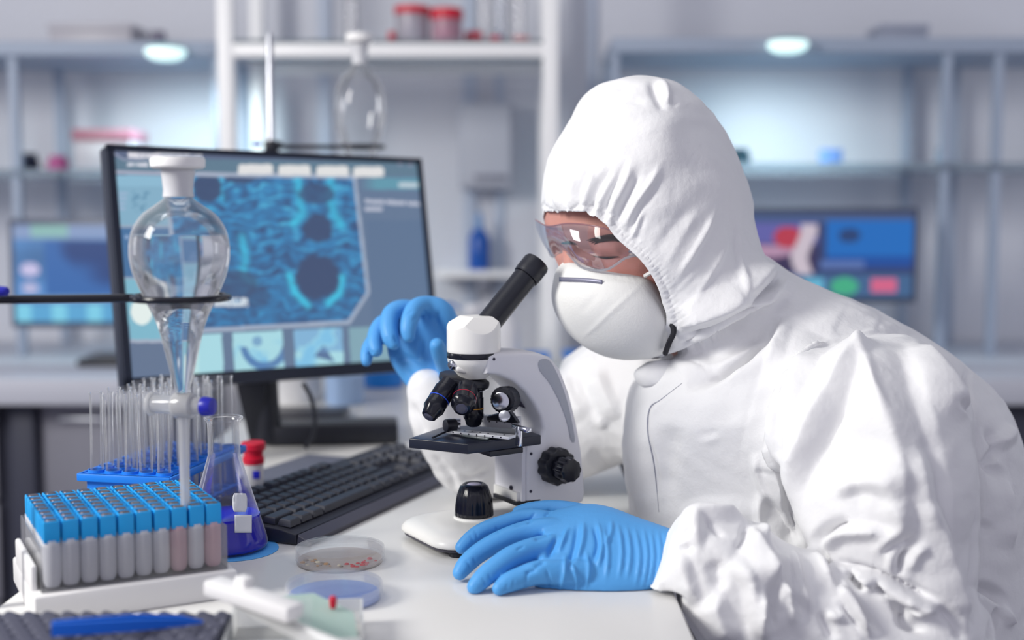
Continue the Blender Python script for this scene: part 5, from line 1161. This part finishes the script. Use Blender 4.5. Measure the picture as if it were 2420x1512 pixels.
# folds pressed into the cloth: (path in the photograph, width px, height mm, kind)
S = [
 # hood crown
 ([(1555, 185), (1575, 215), (1582, 245)], 7, 3.5, 'r'), ([(1535, 190), (1552, 225), (1568, 262)], 9, -3.0, 'r'), ([(1590, 215), (1592, 250)], 8, -2, 'r'),
 ([(1400, 240), (1440, 215), (1470, 205)], 7, 2.2, 's'), ([(1420, 250), (1480, 235), (1530, 240)], 12, 1.5, 'v'),
 ([(1370, 300), (1400, 270), (1460, 262)], 16, -1.6, 'r'), ([(1590, 260), (1600, 340), (1590, 430)], 60, 3, 's'),
 # gathers above the brow
 ([(1298, 400), (1296, 450), (1300, 492)], 6, 1.4, 'v'), ([(1322, 420), (1312, 455), (1318, 495)], 5, 1.6, 'r'), ([(1345, 410), (1332, 450), (1335, 498)], 6, 2.0, 'v'),
 ([(1362, 405), (1352, 450), (1350, 500)], 5, 2.0, 'r'), ([(1395, 390), (1372, 440), (1368, 505)], 6, 2.6, 'v'), ([(1390, 395), (1400, 425), (1385, 470), (1382, 512)], 6, 2.4, 'r'),
 ([(1448, 395), (1415, 440), (1398, 480), (1392, 520)], 9, 3.6, 'v'), ([(1460, 405), (1435, 450), (1415, 490), (1408, 528)], 7, 2.6, 'r'),
 ([(1480, 385), (1455, 430), (1432, 485), (1424, 530)], 7, 3.0, 'v'), ([(1492, 380), (1482, 425), (1455, 480), (1440, 535)], 7, 3.4, 'r'),
 ([(1515, 400), (1490, 450), (1462, 505), (1455, 545)], 8, 3.0, 'v'), ([(1565, 385), (1535, 440), (1500, 490), (1478, 540)], 7, 3.4, 'r'),
 ([(1560, 420), (1530, 470), (1500, 520), (1482, 560)], 8, 3.0, 'v'), ([(1545, 455), (1522, 490), (1500, 540), (1492, 572)], 5, 2.2, 'r'), ([(1530, 500), (1508, 545), (1498, 580)], 5, 2.0, 'v'),
 ([(1512, 525), (1500, 560)], 5, 1.8, 'r'),
 # long soft pulls down the side of the hood
 ([(1640, 480), (1590, 540), (1545, 600)], 10, 1.4, 'v'), ([(1705, 475), (1660, 560), (1600, 660)], 7, 1.6, 'p'), ([(1650, 500), (1600, 580), (1570, 640)], 8, 1.2, 'r'),
 ([(1745, 520), (1752, 600), (1755, 680), (1765, 730)], 9, 2.6, 'T'), ([(1690, 500), (1650, 580), (1605, 650)], 9, 2.2, 'T'), ([(1730, 560), (1680, 650), (1630, 720)], 10, 2.0, 'T'), ([(1720, 480), (1738, 560), (1750, 620)], 14, 2.0, 'v'), ([(1640, 630), (1600, 680), (1575, 700)], 6, 1.6, 'c'),
 ([(1660, 640), (1610, 690), (1585, 695)], 6, 1.5, 'c'), ([(1660, 685), (1630, 705), (1600, 722)], 6, 1.5, 'c'), ([(1630, 740), (1605, 750)], 5, 1.5, 'c'), ([(1620, 765), (1600, 775)], 5, 1.5, 'c'),
 # neck folds
 ([(1602, 795), (1680, 785), (1755, 755), (1785, 726)], 15, -10, 'T'), ([(1600, 768), (1680, 745), (1750, 722), (1790, 708)], 26, 12, 'L'),
 ([(1776, 726), (1812, 690), (1848, 650), (1862, 636)], 12, -9, 'T'), ([(1760, 700), (1800, 665), (1838, 630)], 26, 8, 'L'), ([(1800, 740), (1840, 690), (1862, 650)], 8, 2.5, 'r'),
 ([(1590, 815), (1660, 808), (1740, 780)], 10, 2.4, 'c'), ([(1580, 838), (1640, 850), (1660, 870)], 7, 2.5, 'c'), ([(1575, 850), (1600, 880), (1615, 905)], 7, 2.2, 'c'),
 ([(1610, 912), (1680, 888), (1755, 842), (1815, 782), (1852, 735)], 44, -13, 'L'), ([(1590, 835), (1690, 815), (1780, 770), (1830, 712)], 30, -6, 'T'), ([(1655, 895), (1720, 862), (1790, 806), (1815, 780)], 13, -9, 'T'), ([(1670, 870), (1740, 830), (1800, 780)], 16, 3.2, 'r'),
 ([(1842, 742), (1830, 790), (1812, 860)], 16, 6, 'L'), ([(1830, 700), (1870, 705), (1860, 740)], 8, 1.8, 'c'),
 # chest
 ([(1610, 905), (1560, 945), (1535, 965), (1531, 1020), (1545, 1100), (1556, 1200)], 5, 1.8, 'c'), ([(1600, 925), (1550, 965), (1542, 1020), (1556, 1100), (1566, 1200)], 7, 1.4, 'r'),
 ([(1645, 1030), (1680, 1022), (1700, 1020)], 6, 1.4, 'c'), ([(1660, 1045), (1700, 1035)], 6, 1.2, 'r'), ([(1590, 1000), (1575, 1080), (1570, 1180)], 28, 4, 'v'),
 ([(1700, 900), (1780, 860), (1850, 820)], 25, 2, 'r'), ([(1810, 900), (1790, 980), (1780, 1050)], 30, 2.5, 's'),
 # arm-body folds: ridge lines, gentle on the lit side and steep on the far side
 ([(1960, 800), (1925, 870), (1890, 950), (1868, 1040), (1858, 1130)], 46, 15, 'R'), ([(1905, 900), (1885, 980), (1876, 1060), (1872, 1130)], 12, -9, 'T'),
 ([(2060, 800), (2030, 870), (1965, 960), (1920, 1050), (1888, 1140), (1872, 1200)], 44, 14, 'R'), ([(2040, 905), (1985, 985), (1935, 1070), (1900, 1160)], 12, -7, 'T'),
 ([(2015, 785), (2050, 870), (2085, 980), (2120, 1090), (2130, 1200), (2118, 1260)], 95, 16, 'T'), ([(2022, 795), (2052, 876), (2090, 1000)], 14, 3, 'T'),
 ([(2140, 800), (2170, 900), (2200, 1020), (2230, 1160), (2250, 1300)], 55, 7, 'L'), ([(2190, 1180), (2225, 1280), (2262, 1400), (2288, 1500)], 34, 9, 'R'), ([(2160, 1060), (2180, 1180), (2200, 1260)], 30, 6, 'T'),
 ([(1796, 1055), (1832, 1110), (1858, 1180), (1866, 1220)], 20, 8, 'R'), ([(1786, 1104), (1812, 1112), (1836, 1112)], 7, -3, 'T'), ([(1806, 1165), (1850, 1225), (1885, 1292)], 13, -8, 'R'), ([(1792, 1060), (1786, 1100), (1800, 1150), (1830, 1200)], 14, 6, 'T'), ([(1866, 1090), (1862, 1190), (1895, 1290)], 10, -9, 'T'),
 ([(1800, 1160), (1796, 1220), (1812, 1290)], 16, 6, 'T'),
 # elbow bend
 ([(1975, 1172), (2030, 1152), (2085, 1162), (2115, 1195)], 26, 8, 'L'), ([(1922, 1292), (1948, 1256), (1990, 1236), (2012, 1250)], 18, -13, 'T'), ([(1950, 1300), (1985, 1262), (2040, 1258), (2100, 1262)], 22, 10, 'T'),
 ([(1925, 1290), (1948, 1312), (1960, 1330)], 9, -12, 'T'), ([(1958, 1322), (2060, 1348), (2160, 1390), (2228, 1428)], 10, -13, 'T'), ([(1975, 1342), (2060, 1372), (2150, 1412), (2210, 1440)], 12, 8, 'T'),
 ([(2082, 1312), (2120, 1282), (2165, 1272)], 16, -8, 'T'), ([(2122, 1360), (2128, 1318), (2150, 1290)], 13, -9, 'T'), ([(2105, 1345), (2108, 1305)], 13, 6, 'T'), ([(2150, 1350), (2160, 1310), (2185, 1290)], 14, 6, 'T'),
 ([(2080, 1190), (2122, 1230), (2112, 1275), (2060, 1305)], 34, 8, 'T'),
 # shoulder and back
 ([(2155, 800), (2205, 870), (2262, 950), (2290, 985)], 26, 8, 'R'), ([(2245, 958), (2275, 970), (2296, 985)], 10, -7, 'T'), ([(2286, 870), (2284, 930), (2296, 990)], 12, -8, 'T'), ([(2300, 985), (2308, 1100), (2310, 1250), (2298, 1400), (2288, 1500)], 13, -10, 'T'),
 ([(2325, 1010), (2352, 1060), (2332, 1100), (2380, 1125)], 16, -7, 'T'), ([(2330, 1050), (2370, 1040), (2400, 1000)], 24, 6, 'T'), ([(2300, 1385), (2340, 1396), (2378, 1425)], 16, -12, 'T'), ([(2362, 1435), (2342, 1512)], 12, -9, 'T'),
 ([(2308, 1228), (2338, 1262)], 16, -5, 'T'), ([(2380, 1130), (2388, 1300)], 22, 6, 'R'), ([(2375, 1440), (2390, 1480)], 14, 7, 'T'), ([(1960, 700), (2060, 745), (2150, 800)], 30, 4, 'T'),
 # cuff and forearm
 ([(1652, 1300), (1652, 1240), (1664, 1224), (1740, 1224), (1762, 1242)], 22, 9, 'L'), ([(1664, 1230), (1690, 1258), (1712, 1268)], 9, -4, 'T'), ([(1764, 1240), (1756, 1275), (1742, 1300)], 12, -7, 'T'), ([(1760, 1245), (1800, 1320), (1830, 1395)], 40, 10, 'T'),
 ([(1597, 1280), (1620, 1270), (1645, 1258)], 8, -5, 'T'), ([(1603, 1288), (1632, 1285)], 7, 4, 'T'), ([(1588, 1312), (1640, 1290)], 9, -4, 'T'), ([(1720, 1328), (1760, 1368), (1778, 1440), (1792, 1512)], 34, 10, 'L'),
 ([(1790, 1262), (1830, 1335), (1868, 1405), (1898, 1448)], 14, -10, 'T'), ([(1872, 1300), (1888, 1370), (1908, 1430), (1905, 1449)], 13, 8, 'T'), ([(1850, 1300), (1864, 1380), (1886, 1430)], 26, 9, 'R'),
 ([(1824, 1378), (1820, 1420), (1824, 1490)], 16, -10, 'T'), ([(1836, 1375), (1862, 1420), (1874, 1480)], 16, 8, 'T'), ([(1800, 1400), (1800, 1460), (1812, 1512)], 16, 8, 'T'), ([(1926, 1300), (1946, 1350), (1982, 1410), (1994, 1452)], 14, 9, 'T'),
 ([(1960, 1345), (1985, 1420), (2020, 1470), (2048, 1512)], 9, -10, 'T'), ([(1950, 1450), (1978, 1462), (1995, 1450)], 12, 6, 'T'), ([(1988, 1370), (2020, 1430), (2062, 1512)], 15, 10, 'R'),
 ([(1985, 1378), (2030, 1430), (2082, 1500)], 9, -9, 'T'), ([(2003, 1350), (2025, 1370), (2040, 1390)], 9, -14, 'T'), ([(2062, 1374), (2096, 1402)], 9, -12, 'T'), ([(2018, 1362), (2045, 1358), (2064, 1378), (2042, 1398)], 11, 7, 'T'),
 ([(2108, 1418), (2132, 1440), (2140, 1470), (2190, 1490)], 15, -13, 'T'), ([(2142, 1455), (2180, 1440), (2208, 1425)], 20, 11, 'T'), ([(2212, 1430), (2250, 1470), (2272, 1512)], 13, -8, 'T'), ([(1940, 1440), (1960, 1490), (1975, 1512)], 16, -6, 'T'), ([(2080, 1400), (2140, 1420), (2190, 1425)], 14, 7, 'T'),
 ([(1690, 1400), (1735, 1512)], 40, 8, 'R'), ([(1606, 1300), (1636, 1370), (1656, 1430)], 26, 6, 'R'), ([(1598, 1395), (1604, 1425), (1614, 1442)], 9, 5, 'T'), ([(1690, 1320), (1700, 1400)], 30, -5, 'T'),
 # far sleeve
 ([(1336, 880), (1350, 930), (1385, 990)], 26, 4, 'R'), ([(1412, 865), (1436, 930), (1468, 990)], 34, 5, 'R'), ([(1415, 985), (1432, 1012)], 18, 3, 'T'), ([(1370, 880), (1395, 950), (1410, 990)], 18, -3, 'T'),
 ([(1395, 1060), (1430, 1100), (1475, 1130)], 24, -4, 'T'), ([(1020, 1075), (1060, 1120), (1080, 1160)], 12, -3, 'T'), ([(1160, 1105), (1115, 1130), (1085, 1120)], 12, -3, 'T'), ([(970, 950), (990, 1000), (1010, 1040)], 14, -3, 'T'),
]
sculpt(suit, S, 1.6, soft=2)
co = arrays(suit); nr = normals(suit)          # faint overall crumple
w_ = fnoise3 = (np.sin(co[:, 0]*95+3*np.sin(co[:, 2]*60))*np.sin(co[:, 2]*80+2*np.sin(co[:, 1]*70))*.0007+np.sin(co[:, 0]*37+co[:, 1]*50+4*np.sin(co[:, 2]*21))*.0010)
setco(suit, co+nr*w_[:, None])
# face opening: a cut that runs across the head from side to side
rim = [(1268, 500, 1.42), (1300, 497, 1.40), (1340, 503, 1.36), (1400, 527, 1.33), (1460, 566, 1.305), (1510, 610, 1.30), (1547, 662, 1.305), (1574, 718, 1.31), (1590, 770, 1.315), (1586, 815, 1.32), (1562, 850, 1.34), (1535, 862, 1.36), (1500, 905, 1.38)]
SH = .46
def head_uv(co): return co[:, 0]+SH*(co[:, 1]-PERSON_D), co[:, 2]
rp_ = np.array([[*W(x, y, d)] for x, y, d in rim]); ru, rz_ = head_uv(rp_); pts = [(float(u), float(z)) for u, z in zip(ru, rz_)]
sp2 = [tuple(v) for v in spline(pts, 5)]
poly = sp2+[(sp2[-1][0]-.3, sp2[-1][1]-.02), (sp2[0][0]-.3, sp2[0][1])]
def sdist(u, z):
    d = np.full(u.shape, 1e9)
    for (x0, y0), (x1, y1) in zip(sp2, sp2[1:]):
        L2 = (x1-x0)**2+(y1-y0)**2+1e-12; t = np.clip(((u-x0)*(x1-x0)+(z-y0)*(y1-y0))/L2, 0, 1); d = np.minimum(d, np.hypot(u-x0-t*(x1-x0), z-y0-t*(y1-y0)))
    return d
zlow = W(1535, 880, 1.38).z
def gcut(co):
    u, z = head_uv(co); ins = inpoly(u, z, poly); d = sdist(u, z); val = np.where(ins, -d, d)
    far = (co[:, 1] > 1.62) | (co[:, 0] < W(1255, 600, 1.42).x)     # leave the far sleeve alone
    return np.where(far | (z < zlow-.012), .05, val)
# small gathers along the rim
co = arrays(suit); nr = normals(suit); u, z = head_uv(co); d = sdist(u, z); s = np.clip(1-d/.016, 0, 1)*(co[:, 1] < 1.6)*(co[:, 0] > W(1255, 600, 1.42).x)*(z > zlow)
ph = (co[:, 2]*1.0-co[:, 0]*1.0)*900; co = co+nr*(np.sin(ph)*.0011*s*(d > .003))[:, None]-nr*(.0018*np.exp(-((d-.006)/.0016)**2)*(s > 0))[:, None]; setco(suit, co)
off_desk(suit)
suit = clip(suit, gcut)
cv = link('coverall', suit, M_SUIT, PS, smooth='all')
sd = cv.modifiers.new('cloth', 'SOLIDIFY'); sd.thickness = .0012; sd.offset = -1

# zip line down the chest, standing collar, armband seam
suit_t = bvh_of(suit)
M_ZIP = mat('zip_grey', lin(150, 152, 168), .6)
strip('zipper', [(1612, 905), (1562, 944), (1536, 965), (1531, 1020), (1546, 1100), (1557, 1210)], .0009, suit_t, M_ZIP, cv, .0004)
bm = bmesh.new(); loft(bm, [(W(1502, 872, 1.40), W(1556, 845, 1.375), .018), (W(1503, 893, 1.40), W(1600, 860, 1.37), .022), (W(1520, 912, 1.40), W(1618, 895, 1.37), .022)], 24)
b = bmesh.new()
me = remesh(bm, .003, 3)
def colcut(c):
    px, py, d = proj(c); return py-(858-(px-1500)*.12)
me = clip(me, colcut); o = link('collar', me, M_SUIT, cv, smooth='all'); b.free()
sm = o.modifiers.new('cloth', 'SOLIDIFY'); sm.thickness = .0015
# ---- respirator mask
bm = bmesh.new()
mk = [((1336, 618), 1.402, (1395, 630), 1.362, .008), ((1324, 640), 1.405, (1440, 642), 1.345, .022), ((1318, 668), 1.408, (1522, 658), 1.330, .036), ((1320, 705), 1.412, (1556, 700), 1.326, .048), ((1332, 745), 1.415, (1580, 742), 1.330, .053), ((1358, 785), 1.415, (1588, 778), 1.336, .050), ((1396, 817), 1.412, (1578, 810), 1.345, .042), ((1440, 840), 1.408, (1562, 836), 1.355, .028), ((1480, 850), 1.403, (1530, 849), 1.368, .010)]
loft(bm, [(W(*p, d), W(*q, e), t) for p, d, q, e, t in mk], n=40)
me = remesh(bm, .0022, 3)
sculpt(me, [([(1520, 668), (1460, 722), (1400, 778), (1372, 800)], 5, 1.6, 'p'), ([(1340, 640), (1400, 650), (1470, 660), (1515, 668)], 6, 1.0, 'v'), ([(1420, 690), (1370, 740)], 8, .8, 'v'), ([(1455, 648), (1462, 662)], 3, 1, 'c'), ([(1470, 648), (1478, 664)], 3, 1, 'c'), ([(1485, 648), (1494, 666)], 3, 1, 'c'), ([(1500, 650), (1510, 668)], 3, 1, 'c'),
            ([(1350, 636), (1372, 650)], 5, .8, 'c'), ([(1330, 640), (1350, 655)], 5, .8, 'c'), ([(1524, 672), (1555, 712), (1574, 760), (1562, 820), (1535, 846)], 4, 1.2, 'c')])
mo = link('respirator_mask', me, M_MASK, PS, smooth='all')
mt = bvh_of(me)
b = bmesh.new(); Q = []
for x, y in spline([(1323, 660), (1350, 661), (1390, 663), (1424, 667)], 5):
    rd = (W(x, y, 1)-CAM).normalized(); h = mt.ray_cast(CAM, rd)
    if h[0] is None: continue
    c = h[0]-rd*.0007; b_ = [b.verts.new(c+zz*.0026), b.verts.new(c-zz*.0026)]; Q.append(b_)
for A, B in zip(Q, Q[1:]): b.faces.new([A[0], A[1], B[1], B[0]])
o = build('nose_strip', b, mat('nose_strip_grey', lin(136, 136, 156), .4, metal=.3), mo); sm = o.modifiers.new('thick', 'SOLIDIFY'); sm.thickness = .0008
b = bmesh.new(); pts = [W(1572, 742, 1.332), W(1586, 762, 1.326), W(1592, 785, 1.324), W(1582, 808, 1.328), W(1572, 835, 1.345)]; pts = [Vector(v) for v in spline([tuple(p) for p in pts], 4)]
tube(b, pts, .0030, 8); build('elastic_strap', b, mat('black_elastic', lin(24, 24, 34), .7), mo)
b = bmesh.new(); pts = [W(1524, 652, 1.330), W(1545, 640, 1.318), W(1575, 628, 1.315)]; tube(b, pts, .0022, 8); build('elastic_strap', b, M_MASK, mo)
# ---- safety goggles: a clear wrap-round lens with rim
def ggl(i): return None
top = [(1266, 519, 1.475), (1272, 523, 1.435), (1296, 534, 1.392), (1345, 528, 1.352), (1410, 535, 1.322), (1475, 556, 1.312), (1510, 590, 1.311)]
bot = [(1296, 590, 1.470), (1306, 606, 1.432), (1336, 596, 1.392), (1376, 632, 1.352), (1432, 637, 1.326), (1478, 610, 1.314), (1506, 604, 1.311)]
A = [Vector(v) for v in spline([tuple(W(*p)) for p in top], 7)]; B = [Vector(v) for v in spline([tuple(W(*p)) for p in bot], 7)]
b = bmesh.new(); R = []
for p, q in zip(A, B):
    out = Vector((-.6, -.8, 0)); R.append([b.verts.new(p.lerp(q, k/8)+out*.006*math.sin(PI*k/8)) for k in range(9)])
for P, Q in zip(R, R[1:]):
    for k in range(8): b.faces.new([P[k], P[k+1], Q[k+1], Q[k]])
go = build('safety_goggles', b, thin('goggle_lens', tint=(.80, .79, .84), edge=(.68, .74, .86), gloss=.4, haze=.05), PS, smooth='all')
b = bmesh.new(); tube(b, B, .0013, 8); build('lower_rim', b, thin('rim_clear', tint=(.86, .88, .94), edge=(.6, .62, .7), haze=.35), go)
b = bmesh.new(); tube(b, A, .0008, 8); build('upper_rim', b, mat('rim_brown', lin(150, 110, 116), .3), go)
b = bmesh.new(); tube(b, [W(1488, 590, 1.311), W(1540, 622, 1.306), W(1600, 640, 1.315)], .0028, 8); build('temple_arm', b, thin('rim_clear'), go)
# ---- gloves
def glove(parts, name, strokes, vox=.0014, it=5):
    bm = bmesh.new()
    for kind, r in parts:
        if kind == 'f': capsule(bm, [(W(x, y, d), rr*.001) for x, y, d, rr in r], 20, 5)
        else: loft(bm, [(W(px, py, d), W(qx, qy, e), t*.001) for (px, py, d), (qx, qy, e), t in r], 32)
    me = remesh(bm, vox, it); sculpt(me, strokes, 1.6)
    co = arrays(me); on = co[:, 2] < DESK+.001; co[on, 2] = DESK+.001; setco(me, co)
    return link(name, me, M_GLOVE, PS, smooth='all')
near = [
 ('f', [(1360, 1245, 1.25, 12), (1290, 1228, 1.252, 9.5), (1241, 1222, 1.255, 8.6), (1194, 1234, 1.25, 8.2), (1143, 1252, 1.243, 8.0), (1113, 1271, 1.238, 7.6), (1091, 1293, 1.234, 6.8)]),
 ('f', [(1370, 1265, 1.235, 14), (1300, 1250, 1.235, 11.6), (1238, 1257, 1.235, 10.6), (1177, 1280, 1.226, 10.1), (1130, 1308, 1.216, 9.6), (1101, 1334, 1.207, 9.0), (1087, 1353, 1.202, 7.4)]),
 ('f', [(1380, 1300, 1.215, 14), (1310, 1292, 1.213, 12), (1262, 1297, 1.206, 11.3), (1211, 1316, 1.192, 11), (1174, 1340, 1.181, 10.4), (1142, 1366, 1.172, 9.6), (1122, 1386, 1.167, 7.8)]),
 ('f', [(1380, 1355, 1.185, 13), (1310, 1352, 1.178, 12), (1270, 1353, 1.174, 11.4), (1234, 1364, 1.170, 10.4), (1200, 1377, 1.164, 9.3), (1180, 1390, 1.160, 7.0)]),
 ('f', [(1370, 1330, 1.20, 13), (1290, 1334, 1.194, 9)]),
 ('f', [(1440, 1240, 1.26, 14), (1370, 1214, 1.272, 11), (1310, 1201, 1.28, 8.6), (1255, 1203, 1.284, 7.6), (1225, 1210, 1.284, 6.6)]),
 ('l', [((1290, 1215, 1.252), (1262, 1384, 1.180), 11), ((1330, 1202, 1.258), (1310, 1396, 1.178), 15), ((1385, 1194, 1.262), (1370, 1402, 1.174), 19), ((1440, 1203, 1.258), (1440, 1404, 1.172), 20), ((1500, 1226, 1.248), (1500, 1402, 1.174), 20), ((1550, 1244, 1.238), (1540, 1396, 1.178), 20), ((1595, 1258, 1.228), (1575, 1392, 1.182), 19), ((1640, 1268, 1.222), (1620, 1388, 1.186), 18)]),
]
def wr(x0, y0, x1, y1, w, h, k='c', b=0):
    mx, my = (x0+x1)/2+b, (y0+y1)/2; return ([(x0, y0), (mx, my), (x1, y1)], w, h, k)
ns = [wr(1445, 1228, 1430, 1290, 4, 1.6, 'r', 6), wr(1412, 1232, 1412, 1345, 5, 2.2, 'r', 10), wr(1380, 1230, 1362, 1330, 5, 2.2, 'r', 6), wr(1402, 1240, 1400, 1330, 5, 1.8, 'v', 12),
 wr(1365, 1235, 1340, 1350, 5, 2.0, 'v', 4), wr(1345, 1245, 1320, 1310, 5, 2.0, 'r', -2), wr(1320, 1262, 1292, 1320, 6, 2.6, 'v', 0), wr(1335, 1310, 1320, 1400, 4, 1.8, 'r', 6), wr(1350, 1330, 1362, 1400, 4, 1.8, 'r', 6), wr(1385, 1300, 1385, 1390, 4, 1.6, 'r', 6),
 wr(1425, 1240, 1432, 1370, 4, 1.8, 'r', 8), wr(1460, 1235, 1462, 1370, 3.5, 1.6, 'r', 8), wr(1480, 1240, 1482, 1370, 3.5, 1.6, 'r', 8), wr(1500, 1245, 1502, 1385, 3.5, 1.5, 'r', 10), wr(1520, 1245, 1518, 1390, 3, 1.5, 'r', 10), wr(1538, 1250, 1530, 1390, 3, 1.5, 'r', 10), wr(1555, 1252, 1545, 1385, 3, 1.5, 'r', 10), wr(1570, 1255, 1556, 1370, 3, 1.6, 'r', 10), wr(1583, 1258, 1570, 1350, 3, 1.5, 'r', 8),
 wr(1255, 1225, 1215, 1245, 4, 1.4, 'c', 0), wr(1302, 1205, 1285, 1222, 5, 1.8, 'c', 0), wr(1265, 1210, 1245, 1240, 4, 2.0, 'c', 0), wr(1120, 1250, 1128, 1272, 3, .9, 'c', 2), wr(1110, 1262, 1118, 1282, 3, .9, 'c', 2), wr(1170, 1240, 1178, 1262, 3, .7, 'c', 2), wr(1100, 1322, 1112, 1345, 3, .9, 'c', 2), wr(1117, 1315, 1126, 1340, 3, .9, 'c', 2), wr(1138, 1362, 1150, 1388, 3, .9, 'c', 2), wr(1152, 1352, 1166, 1382, 3, .8, 'c', 2),
 wr(1250, 1345, 1245, 1400, 4, 1.2, 'c', -4), wr(1290, 1340, 1298, 1402, 4, 1.6, 'c', 4), wr(1270, 1345, 1240, 1355, 5, 1.4, 'v', 0), wr(1200, 1372, 1196, 1395, 3, .7, 'c', 0), wr(1215, 1368, 1212, 1395, 3, .7, 'c', 0), wr(1240, 1290, 1220, 1300, 4, 1.2, 'c', 0),
 wr(1300, 1262, 1260, 1275, 5, 1.6, 'v', 0), wr(1290, 1325, 1262, 1340, 5, 1.5, 'v', 0)]
gl = glove(near, 'glove', ns)
far = [
 ('f', [(1065, 780, 1.50, 13), (1045, 735, 1.495, 13), (1010, 722, 1.49, 12), (983, 728, 1.478, 11.2), (970, 752, 1.468, 10.6), (965, 778, 1.462, 9.6), (966, 794, 1.46, 8)]),
 ('f', [(1040, 780, 1.51, 13), (990, 740, 1.505, 12), (952, 730, 1.497, 11.6), (925, 742, 1.487, 11.2), (919, 772, 1.477, 10.8), (924, 800, 1.47, 10), (930, 812, 1.468, 8)]),
 ('f', [(1010, 800, 1.52, 12), (950, 765, 1.515, 11.4), (912, 762, 1.507, 11), (893, 780, 1.497, 10.4), (886, 808, 1.487, 9.8), (889, 828, 1.48, 8.2)]),
 ('f', [(1000, 840, 1.525, 11), (930, 800, 1.52, 10), (893, 798, 1.514, 9.4), (874, 818, 1.505, 8.8), (867, 840, 1.497, 8.0), (866, 854, 1.493, 6.4)]),
 ('f', [(1070, 900, 1.50, 14), (1055, 865, 1.48, 12), (1040, 835, 1.46, 10.5), (1033, 816, 1.45, 9)]),
 ('l', [((992, 735, 1.50), (1072, 745, 1.50), 12), ((940, 775, 1.51), (1098, 790, 1.505), 17), ((915, 815, 1.515), (1104, 830, 1.505), 18), ((925, 860, 1.515), (1096, 870, 1.50), 17), ((952, 900, 1.51), (1082, 915, 1.50), 17), ((975, 930, 1.505), (1068, 950, 1.50), 18), ((990, 965, 1.505), (1062, 985, 1.50), 18)]),
]
fs = [wr(885, 700+130, 868, 838, 3, 1, 'c'), wr(930, 790, 940, 812, 3.5, 1.2, 'c'), wr(912, 795, 922, 815, 3, 1, 'c'), wr(985, 745, 975, 760, 4, 1, 'c'), wr(975, 735, 962, 742, 4, 1, 'c'), wr(1000, 730, 1010, 760, 5, 1.4, 'c', 6), wr(1040, 735, 1035, 770, 5, 1.6, 'c', -6),
 wr(940, 830, 1020, 870, 5, 1.6, 'c', 0), wr(930, 845, 1000, 850, 4, 1.4, 'c', 0), wr(1010, 880, 1060, 930, 5, 1.5, 'c', 6), wr(960, 870, 1010, 920, 5, 1.5, 'c', 0), wr(1000, 800, 990, 850, 6, 1.8, 'v', 0), wr(1060, 750, 1070, 810, 5, 1.4, 'c', 8), wr(868, 820, 880, 836, 3, .9, 'c'), wr(1000, 900, 1050, 900, 5, 1.2, 'c')]
glove(far, 'glove', fs, .0016)
